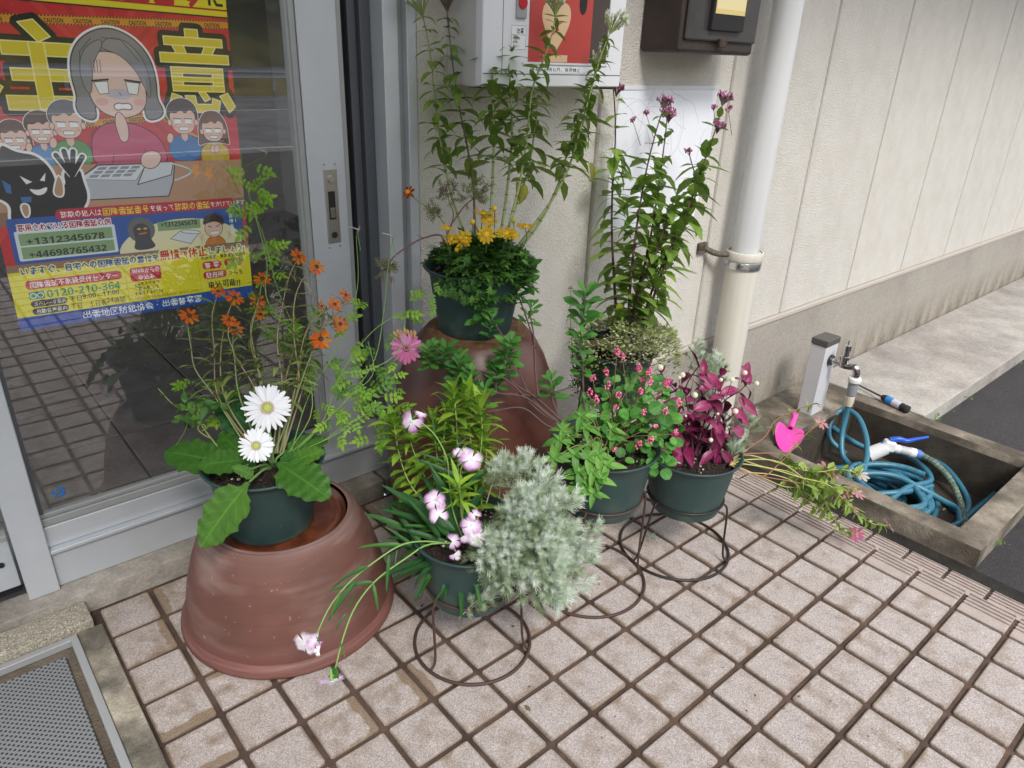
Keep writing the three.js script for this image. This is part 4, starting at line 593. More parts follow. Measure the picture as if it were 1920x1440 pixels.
const POT = {
  A: makePot('dark green pot of white gerbera on the upturned brown bowl', -.232, .2355, -.522, .3),
  J: makePot('dark green pot of yellow daisies on top of the tall brown jar', .322, .5425, -.545, 1.2),
  p1: makePot('dark green pot of pink dianthus and silver foliage, on the foremost wire stand', .045, .128, -.195, 2),
  p2: makePot('dark green pot of pink bistort on a wire stand, beside the jar', .382, .226, -.155, 2.6),
  p3: makePot('dark green pot of purple leaves on a wire stand, nearest the basin', .66, .132, -.113, 4),
  p4: makePot('dark green pot of tall purple flowers and thyme standing against the wall', .80, .245, -.50, 5),
};
const wire = std({ color: L3(.035, .028, .027), roughness: .45, metalness: .4 }), wireB = std({ color: L3(.075, .042, .034), roughness: .6, metalness: .3 });
function makeStand(label, p, R, mat, turn, cx, cz) {
  const t = thing('plant_stand', label, 'plant stand', [cx, 0, cz]), top = p.y + .03, dx = p.x - cx, dz = p.z - cz, r = .0027;
  part(t, 'ground_ring', new THREE.TorusGeometry(R, .0036, 10, 72).rotateX(Math.PI / 2).translate(0, .0036, 0), mat);
  part(t, 'top_ring', new THREE.TorusGeometry(.0935, r, 10, 64).rotateX(Math.PI / 2).translate(dx, top, dz), mat);
  for (let k = 0; k < 3; k++) { const a = turn + k * 2.0944, c = Math.cos(a), s = Math.sin(a); part(t, 'leg', tube([V(dx + .09 * c, top, dz + .09 * s), V(dx + .1 * c, top - .001, dz + .1 * s), V(dx + .105 * c, top - .01, dz + .105 * s), V((R - .012) * c, .016, (R - .012) * s), V((R - .003) * c, .006, (R - .003) * s)], r, 24, 8), mat); }
}
makeStand('low rusty wire plant stand under the dianthus pot, foremost of the stands', POT.p1, .123, wireB, 1.25 - .35, .043, -.182);
makeStand('taller brown wire plant stand under the bistort pot, its ring half behind the silver plant', POT.p2, .138, wireB, .62, .383, -.171);
makeStand('black wire plant stand under the purple-leaved pot, nearest the steps', POT.p3, .138, wire, 1.2, .652, -.118);
makeStand('wire plant stand half hidden behind the bistort pot, standing against the wall', POT.p4, .138, wire, .4, .80, -.50);
// ---------- leaves, petals and how a plant is put together ----------
function leafGeo({ n = 6, w = .3, shape = 'lance', droop = .25, fold = .12, serr = 0, wave = 0, twist = 0, m = 2 }) {   // length 1 along +x, face up
  const prof = { lance: (t) => Math.pow(Math.sin(Math.PI * Math.pow(t, .75)), .9), ovate: (t) => Math.pow(Math.sin(Math.PI * Math.pow(t, .62)), .8), strap: (t) => Math.min(1, t * 7 + .3) * Math.pow(1 - t, .38), spoon: (t) => .12 + Math.pow(Math.sin(Math.PI * Math.pow(t, 1.6)), .8) * (1 - .05 * t), round: (t) => Math.sqrt(Math.max(0, 1 - (2 * t - 1) ** 2)), lobed: (t) => t < .14 ? .10 + t * 1.2 : Math.pow(Math.sin(Math.PI * Math.pow(t, .85)), .55) * (.91 + .08 * Math.sin(t * 26) + .03 * Math.sin(t * 61)), petal: (t) => .25 + .75 * Math.sin(Math.PI * Math.min(1, t * .98 + .02) ** 1.7) }[shape];
  const pos = [], uv = [], idx = [], W = 2 * m + 1;
  for (let i = 0; i <= n; i++) {
    const t = i / n, hw = w / 2 * (i === n ? (shape === 'petal' ? .3 : .02) : Math.max(.02, prof(t))) * (1 + serr * (i % 2 ? .5 : -.5)), a = droop * t, cx = droop ? Math.sin(a) / droop : t, cy = droop ? -(1 - Math.cos(a)) / droop : 0;
    for (let j = 0; j < W; j++) { const s = j / m - 1, z0 = s * hw, lift = fold * Math.abs(z0) + wave * Math.abs(s) * Math.sin(i * 1.7 + (s > 0 ? .9 : 0)), tw = twist * t; pos.push(cx - Math.sin(a) * 0, cy + lift * Math.cos(tw) + z0 * Math.sin(tw), z0 * Math.cos(tw)); uv.push(t, s * .5 + .5); }
  }
  for (let i = 0; i < n; i++) for (let j = 0; j < W - 1; j++) { const a = i * W + j, b = a + W; idx.push(a, a + 1, b, a + 1, b + 1, b); }
  const g = new THREE.BufferGeometry(); g.setAttribute('position', new THREE.Float32BufferAttribute(pos, 3)); g.setAttribute('uv', new THREE.Float32BufferAttribute(uv, 2)); g.setIndex(idx); g.computeVertexNormals(); return g;
}
const family = (o, k = 4) => Array.from({ length: k }, (_, i) => leafGeo({ ...o, droop: (o.droop ?? .3) * (.3 + .55 * i), fold: (o.fold ?? .15) * (1.3 - .25 * i), twist: (i % 2 ? .25 : -.2) * (o.tw ?? 1) }));
const veinTex = (veins, contrast = .16, mid = 1) => tex(128, (u, v) => { const s = Math.abs(v - .5) * 2, k = Math.abs(((u * veins - s * 1.6) % 1 + 1) % 1 - .5), vein = veins ? Math.max(0, 1 - k * 9) * contrast * .5 : 0, m = Math.max(0, 1 - s * 16) * contrast * mid, b = fbm(N1, u, v, 6, 3); const L = .80 + .14 * (b - .5) + vein + m - .05 * Math.max(0, s - .8) * 5; return [L + .03 * b, L, L * .97]; }, true, 1);
const VT = { fine: veinTex(9), broad: veinTex(7, .22, 1.3), none: veinTex(0, .12) };
const lm = (r, g, b, map = VT.fine, rough = .5, tr = .3) => phy({ color: g > r * 1.12 && g > b * 1.5 ? L3(r * 1.5, g * 1.58, b * 1.05) : L3(r * 1.1, g * 1.1, b * 1.1), specularIntensity: .45, map, roughness: rough, transmission: tr, thickness: 0, side: THREE.DoubleSide });
const sm = (r, g, b) => std({ color: L3(r, g, b), roughness: .65 });
const _m = new THREE.Matrix4(), _x = V(0, 0, 0), _y = V(0, 0, 0), _z = V(0, 0, 0);
function orient(o, dir, up) { _x.copy(dir).normalize(); _z.crossVectors(_x, up); if (_z.lengthSq() < 1e-6) _z.set(0, 0, 1); _z.normalize(); _y.crossVectors(_z, _x); o.quaternion.setFromRotationMatrix(_m.makeBasis(_x, _y, _z)); }
const PLANTS = [], _o = new THREE.Object3D();
class Plant {
  constructor(name, label, category, base) { this.o = thing(name, label, category, base); this.b = V(...base); this.n = {}; this.over = new Map(); PLANTS.push(this); }
  add(name, geo, mat, parent) { this.n[name] = (this.n[name] ?? 0) + 1; const m = part(parent ?? this.o, name, geo, mat); return m; }
  place(name, geo, mat, p, dir, up, s, parent) {
    if (name === 'leaf' && (this.n.leaf ?? 0) >= 296) {   // past the limit: joined into one part
      _o.position.copy(p); orient(_o, dir, up); if (Array.isArray(s)) _o.scale.set(...s); else _o.scale.setScalar(s); _o.updateMatrix();
      if (!this.over.has(mat)) this.over.set(mat, []); this.over.get(mat).push(geo.clone().applyMatrix4(_o.matrix)); return _o;
    }
    const m = this.add(name, geo, mat, parent); m.position.copy(p).sub(this.b); orient(m, dir, up); if (Array.isArray(s)) m.scale.set(...s); else m.scale.setScalar(s); return m; }
  group(name, p, dir, up, s = 1) { const g = new THREE.Group(); g.name = name; this.o.add(g); g.position.copy(p).sub(this.b); orient(g, dir, up); g.scale.setScalar(s); return g; }
  stem(pts, r0, r1, mat, seg = 18, name = 'stem') { const g = taper(pts.map((p) => p.clone().sub(this.b)), r0, r1, seg, 6); const c = g.userData.curve; this.add(name, g, mat); return { at: (t) => c.getPointAt(t).add(this.b), dir: (t) => c.getTangentAt(t), len: c.getLength() }; }
  bulk(name, list, mat) { if (!list.length) return; const g = merge(list); g.translate(-this.b.x, -this.b.y, -this.b.z); const m = this.add(name, g, mat); m.userData.kind = 'stuff'; return m; }
}
const cam = camera.position;
const toCam = (p) => cam.clone().sub(p).normalize();
const px = (d, ...l) => { const o = []; for (let i = 0; i < l.length; i += 2) o.push(at(l[i], l[i + 1], d)); return o; };   // points at one distance
const pxd = (d0, d1, ...l) => { const o = [], n = l.length / 2; for (let i = 0; i < n; i++) o.push(at(l[2 * i], l[2 * i + 1], d0 + (d1 - d0) * i / (n - 1))); return o; };
const keepOff = (p, z) => { if (p.z < z) { const o = camera.position; p.sub(o).multiplyScalar((z - o.z) / p.z).add(o); } return p; };   // keep a point before the wall, on its sight line
const jit = (k) => V(rr(-k, k), rr(-k, k), rr(-k, k));
function side(dir, a) { const u = Math.abs(dir.y) > .95 ? V(1, 0, 0) : UP, s = V(0, 0, 0).crossVectors(dir, u).normalize(), t = V(0, 0, 0).crossVectors(s, dir).normalize(); return s.multiplyScalar(Math.cos(a)).addScaledVector(t, Math.sin(a)); }
// leaves in whorls of k along a stem between t0 and t1, every gap metres; spread 0 = along the stem, 1 = straight out
function whorls(P0, st, { t0 = .1, t1 = 1, gap = .03, k = 2, len = [.03, .05], geos, mats, spread = .8, sag = .15, turn = 1.57, name = 'leaf', up = 1, small = .5, wallZ = null }) {
  const n = Math.max(1, Math.round(st.len * (t1 - t0) / gap)); let a = rr(0, 6.28);
  for (let i = 0; i <= n; i++) {
    const t = Math.min(.995, t0 + (t1 - t0) * (i + rr(-.25, .25)) / Math.max(1, n)); if (t <= 0) continue; const p = st.at(t), d = st.dir(t); a += turn + rr(-.3, .3);
    for (let j = 0; j < k; j++) {
      const s = side(d, a + j * 6.2832 / k + rr(-.25, .25)), f = spread * rr(.8, 1.15), dir = s.multiplyScalar(f).addScaledVector(d, 1 - f * .75).add(V(0, -sag * rr(.3, 1.4), 0)).normalize();
      const L = rr(...len) * (1 - (1 - small) * Math.max(0, (t - .6) / .4));
      if (wallZ !== null && p.z + dir.z * L < wallZ) { dir.z = Math.abs(dir.z) * .4; dir.normalize(); }
      const upv = d.clone().multiplyScalar(.6).add(V(0, up, 0)).add(jit(.35));
      P0.place(name, pick(geos), pick(mats), p, dir, upv, L);
    }
  }
}
const G = {
  lance: family({ n: 7, w: .36, droop: .75, fold: .22, serr: .12 }), lanceS: family({ n: 8, w: .42, droop: .6, fold: .2, serr: .16 }), narrow: family({ n: 6, w: .205, droop: .7, fold: .3 }), strap: family({ n: 9, w: .105, shape: 'strap', droop: .6, fold: .5 }), spoon: family({ n: 6, w: .34, shape: 'spoon', droop: .35, fold: .2 }), ovate: family({ n: 7, w: .5, shape: 'ovate', droop: .5, fold: .2 }), round: family({ n: 8, w: .95, shape: 'round', droop: .4, fold: .2 }), tiny: family({ n: 3, w: .55, shape: 'ovate', droop: .3, m: 1 }), alter: family({ n: 8, w: .40, droop: .9, fold: .35, wave: .02 }),
};

// ----- white boneset in the jar's pot -----
{
  const c = POT.J, d = c.d, b = new Plant('boneset_plant', 'tall pale stemmed plant with tufts of small white flowers, on top of the jar', 'plant', [c.x, c.top, c.z]);
  const st = sm(.27, .33, .12), stDark = sm(.16, .13, .08), lv = [lm(.21, .32, .085, VT.fine, .5, .4), lm(.18, .29, .075, VT.fine, .5, .4), lm(.25, .37, .10, VT.fine, .5, .4), lm(.16, .27, .065, VT.fine, .5, .4)], lvY = lm(.38, .40, .07);
  const node = sm(.12, .085, .04), fl = sm(.62, .66, .53), flg = sm(.34, .42, .24);
  const stems = [[1.66, 1.72, 885, 478, 872, 440, 848, 372, 830, 290, 818, 205, 809, 120, 800, 60, 790, 22], [1.69, 1.78, 893, 480, 890, 420, 888, 360, 878, 285, 862, 205, 850, 130, 842, 60, 838, 12], [1.64, 1.66, 912, 480, 918, 420, 923, 345, 926, 250, 923, 150, 922, 60, 920, -20], [1.66, 1.68, 930, 480, 942, 420, 952, 345, 960, 260, 957, 170, 952, 80, 950, -15], [1.62, 1.62, 940, 482, 958, 410, 975, 340, 988, 255, 1000, 160, 1020, 110, 1036, 60, 1043, 22], [1.68, 1.70, 958, 480, 995, 430, 1035, 375, 1066, 315, 1090, 235, 1108, 170, 1125, 110, 1146, 56], [1.71, 1.76, 965, 478, 1010, 420, 1044, 352, 1060, 300, 1078, 245, 1098, 190, 1112, 150, 1118, 120], [1.74, 1.78, 936, 478, 962, 400, 990, 320, 1002, 250, 1008, 200, 1010, 150]];
  stems.forEach(([d0, d1, ...l], k) => {
    const pts = pxd(d0, d1, ...l); for (const p of pts) keepOff(p, -.745);
    const s = b.stem(pts, .0036, .0014, k === 1 ? stDark : st, 26);
    for (let t = .06; t < .5; t += .036 / s.len) b.place('stem_node', new THREE.TorusGeometry(.0032, .0011, 5, 10).rotateY(Math.PI / 2), node, s.at(t), s.dir(t), UP, 1);
    whorls(b, s, { t0: k > 4 ? .42 : .36, t1: .97, gap: .029, k: 3, len: [.050, .078], geos: G.lance, mats: lv, spread: .95, sag: .26, wallZ: -.775, small: .5 });
    whorls(b, s, { t0: .5, t1: .95, gap: .040, k: 2, len: [.034, .056], geos: G.lance, mats: lv, spread: .8, sag: .25, wallZ: -.775, small: .6 });
    if (k < 7 && k !== 2 && k !== 3) { // flower tuft
      const top = s.at(1), dd = s.dir(1), f = b.group('flower_head', top, dd, toCam(top)), n = k === 6 ? 14 : 40, br = [], tu = [], gr = [];
      for (let q = 0; q < n; q++) { const a = rr(0, 6.28), r = Math.sqrt(rnd()) * .033, h = .022 + rr(-.004, .012) + r * .15, e = V(h, r * Math.cos(a), r * Math.sin(a)); br.push(taper([V(-.012, 0, 0), V(h * .3, e.y * .4, e.z * .4), e], .0009, .0006, 4, 4)); for (let w = 0; w < 4; w++) { const v = V(.011, rr(-.005, .005), rr(-.005, .005)); tu.push(taper([e, e.clone().add(v)], .0013, .0005, 2, 4)); } gr.push(new THREE.SphereGeometry(.0024, 6, 4).scale(1.7, 1, 1).translate(e.x, e.y, e.z)); }
      part(f, 'stalks', merge(br), k === 1 ? stDark : st).userData.kind = 'stuff'; part(f, 'florets', merge(tu), k === 1 ? flg : fl).userData.kind = 'stuff'; part(f, 'buds', merge(gr), flg).userData.kind = 'stuff';
    }
  });
  for (const [x, y] of [[968, 340], [985, 345], [1105, 305]]) { const p = at(x, y, 1.63); b.place('leaf', G.lanceS[2], lvY, p, V(rr(-.2, .5), -.6, .2), V(0, .4, 1), .05); }
}

// ----- yellow daisies filling the jar's pot -----
function daisy(P0, name, p, face, r, { n, w, petal, disk, diskR = .3, cup = .1, two = 1, geoN = 5 }) {   // petals round a centre, facing 'face'
  const f = P0.group(name, p, side(face, 1.2), face), pg = leafGeo({ n: geoN, w, shape: 'petal', droop: cup < 0 ? -cup : .25, fold: -.25, m: 1 });
  for (let k = 0; k < n * two; k++) { const a = (k + rr(-.22, .22)) / n * 6.2832 + (k >= n ? 3.14 / n : 0), m = part(f, 'petal', pg, Array.isArray(petal) ? pick(petal) : petal); m.position.set(Math.cos(a) * r * diskR * .55, k >= n ? -.0008 : 0, Math.sin(a) * r * diskR * .55); const L = r * (1 - diskR * .55) * rr(.92, 1.06); m.scale.setScalar(L); m.rotation.set(0, -a, cup + rr(-.12, .12), 'YXZ'); m.rotation.order = 'YZX'; }
  const g = new THREE.SphereGeometry(r * diskR, 14, 8).scale(1, .42, 1), q = g.attributes.position; for (let i = 0; i < q.count; i++) { const s = 1 + .14 * (rnd() - .5); q.setXYZ(i, q.getX(i) * s, q.getY(i) * s, q.getZ(i) * s); } g.computeVertexNormals(); part(f, 'flower_centre', g, disk, [0, r * .03, 0]); return f;
}
{
  const c = POT.J, d = c.d, b = new Plant('yellow_daisy', 'low bushy plant with yellow daisies and dark lobed leaves, in the pot on the jar', 'plant', [c.x, c.top, c.z]);
  const lv = [lm(.04, .11, .035, VT.none), lm(.055, .145, .045, VT.none), lm(.08, .19, .055, VT.none), lm(.12, .25, .05, VT.none)], st = sm(.09, .15, .05);
  const lobed = [0, 1, 2].map((k) => merge([leafGeo({ n: 4, w: .34, droop: .4, m: 1 }), ...[-1, 1].flatMap((s) => [.3, .55].map((t) => leafGeo({ n: 3, w: .34, shape: 'ovate', droop: .3, m: 1 }).scale(.42, .42, .42).rotateY(-s * (.9 + .15 * k)).translate(t, -.02, 0)))]));
  for (let k = 0; k < 290; k++) {
    const a = rr(0, 6.283), q = Math.pow(rnd(), .6), r = q * .105, p = V(c.x + r * Math.cos(a), c.top + .022 + .052 * (1 - q * q) * rr(.3, 1.05) + rr(-.006, .012), c.z + .012 + r * Math.sin(a));
    if (q > .6 && Math.cos(a) < -.55 && Math.sin(a) < .3) continue;
    const out = V(Math.cos(a) * (.4 + q), rr(.1, 1.0) - q * .55, Math.sin(a) * (.4 + q)).add(jit(.3)); b.place('leaf', pick(lobed), pick(lv), p, out, V(0, 1, 0).add(jit(.5)), rr(.030, .046));
  }
  { const l = [[], []], o = new THREE.Object3D(); for (let k = 0; k < 900; k++) { const a = rr(0, 6.283), q = Math.pow(rnd(), .5), r = q * .112, over = Math.max(0, q - .86) * .42 * rnd(); if (q > .66 && Math.cos(a) < -.62 && Math.sin(a) < .15) continue; o.position.set(c.x + .006 + r * Math.cos(a), c.top + .020 + .048 * (1 - q * q) * rr(.15, 1.0) - over, c.z + .006 + r * Math.sin(a)); orient(o, V(Math.cos(a) * (.4 + q), rr(.2, 1.2) - q * .5, Math.sin(a) * (.4 + q)).add(jit(.4)), V(0, 1, 0).add(jit(.6))); o.scale.setScalar(rr(.026, .040)); o.updateMatrix(); l[k % 2].push(pick(lobed).clone().applyMatrix4(o.matrix)); } l.forEach((g, i) => b.bulk('foliage', g, lv[1 + i])); }
  for (let k = 0; k < 34; k++) { const x = rr(832, 925), p = at(x, 520 + rr(0, 36), d - .115 + rr(-.004, .004)); b.place('leaf', pick(lobed), pick(lv), p, V(rr(-.4, .4), -.9, .2), toCam(p), rr(.016, .026)); }
  const yel = [lm(.84, .58, .012, VT.none, .6, .2), lm(.80, .51, .01, VT.none, .6, .2)], dk = sm(.62, .38, .015);
  const F = [[838, 428, 11, .3, .9], [846, 448, 10, .8, .4], [868, 450, 14, .5, .2], [905, 400, 15, .2, 1], [916, 411, 14, .7, .6], [911, 440, 14, 1, .1], [948, 437, 15, .3, 1], [960, 441, 12, .5, .8], [985, 425, 15, .1, 1], [873, 445, 10, .7, .3]];
  for (const [x, y, r, f, u] of F) { const p = at(x, y, d - (y > 425 ? rr(.07, .1) : rr(.02, .05))), face = toCam(p).multiplyScalar(f).add(V(rr(-.25, .25), u, 0)).normalize(); daisy(b, 'flower', p, face, r / FOC * d * 1.25, { n: 12, w: .42, petal: yel, disk: dk, diskR: .33, cup: .25 }); b.stem([p.clone().addScaledVector(face, -.003), p.clone().add(V(rr(-.006, .006), -.03, 0)), V(c.x + (p.x - c.x) * .75, c.top + .01, c.z + (p.z - c.z) * .7)], .0011, .0013, st, 8); }
  for (const [x, y, g] of [[927, 391, 0], [886, 416, 0], [963, 413, 1], [857, 468, 0], [865, 464, 0], [897, 512, 0]]) { const p = at(x, y, d - .07); b.place('bud', new THREE.SphereGeometry(.0062, 10, 8).scale(1.2, 1, 1), g ? sm(.35, .38, .05) : sm(.6, .42, .02), p, UP, V(1, 0, 0), .95); b.stem([p, p.clone().add(V(.002, -.03, 0)), V(c.x + (p.x - c.x) * .8, c.top + .02, c.z + (p.z - c.z) * .8)], .001, .0012, st, 6); }
}

// ----- straggling marigold with reddish stems in the same pot -----
{
  const c = POT.J, b = new Plant('marigold_plant', 'straggly marigold with red woody stems and one orange flower, leaning left from the jar pot', 'plant', [c.x - .05, c.top, c.z]);
  const st = sm(.17, .075, .07), lv = [lm(.17, .22, .09, VT.none), lm(.22, .24, .11, VT.none), lm(.26, .20, .13, VT.none)], comb = [0, 1].map((q) => merge([leafGeo({ n: 3, w: .12, droop: .4, m: 1 }), ...[-1, 1].flatMap((s) => [.15, .35, .55, .75].map((t) => leafGeo({ n: 2, w: .28, droop: .3, m: 1 }).scale(.34, .34, .34).rotateY(-s * (.8 + q * .2)).translate(t, 0, 0)))]));
  const tuft = (x, y, dd, n, s) => { for (let k = 0; k < n; k++) { const p = at(x + rr(-s, s), y + rr(-s, s) * .8, dd + rr(-.02, .02)); b.place('leaf', pick(comb), pick(lv), p, V(0, .35, 0).add(jit(1)), toCam(p).add(jit(.6)), rr(.014, .028)); } };
  const d = c.d - .03;
  b.stem(pxd(d, d, 838, 470, 842, 430, 855, 408, 872, 385, 888, 372), .0024, .0014, st); tuft(888, 364, d, 36, 22); tuft(905, 352, d, 14, 14);
  b.stem(pxd(d, d + .02, 846, 425, 850, 400, 842, 378, 840, 366), .0015, .001, st); tuft(840, 362, d + .02, 26, 18);
  b.stem(pxd(d, d - .02, 836, 424, 822, 405, 808, 392, 788, 380, 768, 364), .0016, .0011, sm(.2, .2, .09)); tuft(812, 398, d, 18, 13);
  b.stem(pxd(d, d - .06, 832, 478, 828, 442, 795, 446, 765, 462, 740, 480, 722, 505), .0026, .0014, st); tuft(724, 508, d - .06, 26, 15);
  b.stem(pxd(d, d - .02, 795, 446, 786, 443, 782, 440), .001, .0007, st, 4);
  const f = b.group('flower', at(767, 362, d - .02), V(-.8, .55, .2), V(.2, .6, .8)), rp = [lm(.55, .045, .01, VT.none), lm(.65, .12, .01, VT.none)], pg = leafGeo({ n: 5, w: .6, shape: 'petal', droop: .7, m: 1 });
  part(f, 'calyx', lathe([[.0001, -.02], [.002, -.019], [.0035, -.008], [.0045, 0]], 10).rotateZ(-Math.PI / 2), sm(.13, .10, .04));
  for (let k = 0; k < 7; k++) { const a = k * .9, m = part(f, 'petal', pg, pick(rp)); m.scale.setScalar(rr(.011, .016)); orient(m, V(.55, Math.cos(a), Math.sin(a)), V(1, -Math.cos(a) * .3, -Math.sin(a) * .3)); m.position.set(.001, .003 * Math.cos(a), .003 * Math.sin(a)); }
  part(f, 'flower_centre', new THREE.SphereGeometry(.006, 10, 8).translate(.006, 0, 0), sm(.75, .28, .01));
}
// ----- pot against the wall: purple boneset, variegated thyme, a dark conifer seedling, a small spike -----
{
  const c = POT.p4, d = c.d, b = new Plant('purple_boneset', 'tall plant with dark stems and purple flower tufts before the white notice', 'plant', [c.x, c.top, c.z]);
  const st = sm(.075, .035, .03), stU = sm(.10, .06, .055), lv = [lm(.18, .31, .08, VT.fine, .5, .4), lm(.21, .34, .09, VT.fine, .5, .4), lm(.15, .26, .07, VT.fine, .5, .4), lm(.25, .38, .10, VT.fine, .5, .4)], fl = [sm(.36, .10, .22), sm(.24, .05, .14), sm(.52, .24, .36)];
  const tuft = (top, dd, n, R) => { const f = b.group('flower_head', top, dd, toCam(top)), br = [], a0 = [], a1 = [], a2 = []; for (let q = 0; q < n; q++) { const a = rr(0, 6.28), r = Math.sqrt(rnd()) * R, h = R * .55 + rr(-.004, .006), e = V(h, r * Math.cos(a), r * Math.sin(a)); br.push(taper([V(-R * .7, 0, 0), V(h * .1, e.y * .45, e.z * .45), e], .0009, .0006, 4, 4)); for (let w = 0; w < 4; w++) [a0, a1, a2][q % 3].push(new THREE.SphereGeometry(.0023, 5, 4).scale(1.7, .9, .9).translate(e.x + rr(0, .006), e.y + rr(-.004, .004), e.z + rr(-.004, .004))); } part(f, 'stalks', merge(br), stU).userData.kind = 'stuff'; [a0, a1, a2].forEach((l, i) => { if (l.length) part(f, 'florets', merge(l), fl[i]).userData.kind = 'stuff'; }); };
  const S = [[2.05, 2.15, 1163, 662, 1156, 590, 1150, 500, 1147, 420, 1149, 340, 1154, 255, 1152, 190, 1148, 150], [2.01, 2.09, 1178, 655, 1180, 560, 1188, 470, 1200, 385, 1214, 310, 1232, 240, 1246, 196], [2.07, 2.17, 1186, 655, 1190, 570, 1215, 470, 1232, 370, 1243, 290, 1250, 230, 1250, 215], [2.01, 2.11, 1196, 658, 1215, 590, 1256, 470, 1290, 390, 1322, 300, 1344, 235, 1356, 190], [2.05, 2.11, 1192, 662, 1205, 600, 1240, 500, 1285, 410, 1308, 350, 1298, 310, 1292, 288], [1.99, 2.05, 1184, 660, 1188, 600, 1208, 520, 1232, 470, 1248, 420, 1262, 380]];
  S.forEach(([d0, d1, ...l], k) => {
    const pts = pxd(d0, d1, ...l); for (const p of pts) keepOff(p, -.735); const s = b.stem(pts, .0048, .0016, st, 24);
    whorls(b, s, { t0: .13, t1: k === 5 ? 1 : .76, gap: .021, k: 2, len: [.064, .100], geos: G.lanceS, mats: lv, spread: .9, sag: .5, wallZ: -.77, small: .9 });
    if (k < 5) whorls(b, s, { t0: .6, t1: .93, gap: .044, k: 2, len: [.046, .074], geos: G.lanceS, mats: lv, spread: .85, sag: .2, wallZ: -.77, small: .6 });
    if (k < 5) tuft(s.at(1), s.dir(1), k === 4 ? 10 : 34, k === 4 ? .012 : .024);
  });
  for (const [x, y] of [[1255, 222], [1346, 242], [1157, 172]]) { const p = keepOff(at(x, y, 2.1), -.735); tuft(p, V(.1, 1, .1), 24, .020); }
  for (const [x, y] of [[1212, 215], [1187, 228], [1338, 205], [1366, 208]]) { const p = keepOff(at(x, y, 2.1), -.735); b.stem([p, keepOff(at(x + (x > 1300 ? 6 : 14), y + 45, 2.1), -.735)], .0007, .001, stU, 5); tuft(p, UP, 6, .006); }
  b.place('leaf', G.ovate[1], lm(.30, .34, .06), at(1161, 566, 2.0), V(-.1, -1, .1), V(0, .1, 1), .07); b.place('leaf', G.ovate[0], lm(.10, .16, .05), at(1225, 590, 2.0), V(-.2, -.9, .1), V(-.5, .1, 1), .06);
  // thyme
  const t = new Plant('thyme_mound', 'spreading mound of tiny cream edged thyme leaves spilling over the pot by the wall', 'plant', [c.x + .02, c.top, c.z + .02]);
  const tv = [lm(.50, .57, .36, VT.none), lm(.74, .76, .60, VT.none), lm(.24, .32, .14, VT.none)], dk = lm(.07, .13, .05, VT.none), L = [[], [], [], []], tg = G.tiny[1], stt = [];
  for (let k = 0; k < 5200; k++) {
    const a = rr(0, 6.283), q = Math.sqrt(rnd()), r = .150 * q, drop = Math.max(0, q - .86) * .55 * rnd(), wild = N1(a * 2 + 9, q * 6, 997);
    const p = V(c.x + .002 + r * Math.cos(a), c.top + .034 + .05 * (1 - q * q) * rr(.3, 1) + .022 * wild - drop + rr(-.006, .006), c.z + .034 + r * Math.sin(a)); if (q < .85 && Math.cos(a - 3.9) > .78) continue; if (p.z < -.77) continue;
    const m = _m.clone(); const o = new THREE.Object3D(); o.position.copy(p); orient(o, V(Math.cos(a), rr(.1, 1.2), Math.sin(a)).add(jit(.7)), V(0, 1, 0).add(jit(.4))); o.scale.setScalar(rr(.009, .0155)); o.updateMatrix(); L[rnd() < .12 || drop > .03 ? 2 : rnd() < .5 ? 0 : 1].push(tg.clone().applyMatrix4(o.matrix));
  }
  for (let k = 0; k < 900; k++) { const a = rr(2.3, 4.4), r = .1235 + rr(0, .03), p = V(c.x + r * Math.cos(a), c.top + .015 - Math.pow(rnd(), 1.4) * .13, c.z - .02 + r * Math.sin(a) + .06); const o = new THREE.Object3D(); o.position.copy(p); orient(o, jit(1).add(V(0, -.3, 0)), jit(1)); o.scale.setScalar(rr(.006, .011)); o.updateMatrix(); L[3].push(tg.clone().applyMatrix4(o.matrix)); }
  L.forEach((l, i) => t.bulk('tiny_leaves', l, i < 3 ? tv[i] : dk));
  for (let k = 0; k < 60; k++) { const a = rr(0, 6.28), r = rr(.05, .14); stt.push(taper([V(c.x, c.top, c.z), V(c.x + r * .6 * Math.cos(a), c.top + .03, c.z + r * .6 * Math.sin(a)), V(c.x + r * Math.cos(a), c.top + .02 - Math.max(0, r - .11), c.z + r * Math.sin(a))], .0012, .0007, 6, 4)); } t.bulk('fine_stems', stt, sm(.17, .12, .07));
  // conifer seedling
  const f = new Plant('conifer_seedling', 'small dark grey green feathery conifer seedling at the back of the thyme pot', 'plant', [c.x - .03, c.top, c.z - .06]), tw = [], tw2 = [];
  for (let k = 0; k < 46; k++) { const o = at(1128 + rr(-16, 16), 650, d + .05), e = at(1130 + rr(-34, 30), rr(600, 650), d + .04 + rr(-.03, .03)); tw.push(taper([o, o.clone().lerp(e, .5).add(jit(.006)), e], .0013, .0006, 5, 4)); for (let q = 0; q < 16; q++) { const p = o.clone().lerp(e, rr(.3, 1)).add(jit(.003)); (q % 3 ? tw : tw2).push(taper([p, p.clone().add(V(rr(-.012, .012), rr(0, .012), rr(-.012, .012)))], .0009, .0004, 1, 3)); } }
  f.bulk('dark_sprays', tw, sm(.035, .055, .04)); f.bulk('pale_sprays', tw2, sm(.10, .14, .12));
  // small upright spike with a purple top
  const s = new Plant('loosestrife_spike', 'slim upright spike of small leaves with a purple tip left of the thyme pot', 'plant', at(1072, 655, d - .03).toArray()), sp = s.stem(pxd(d - .03, d - .03, 1073, 660, 1071, 620, 1069, 580, 1070, 545, 1072, 536), .0019, .0009, sm(.17, .20, .08));
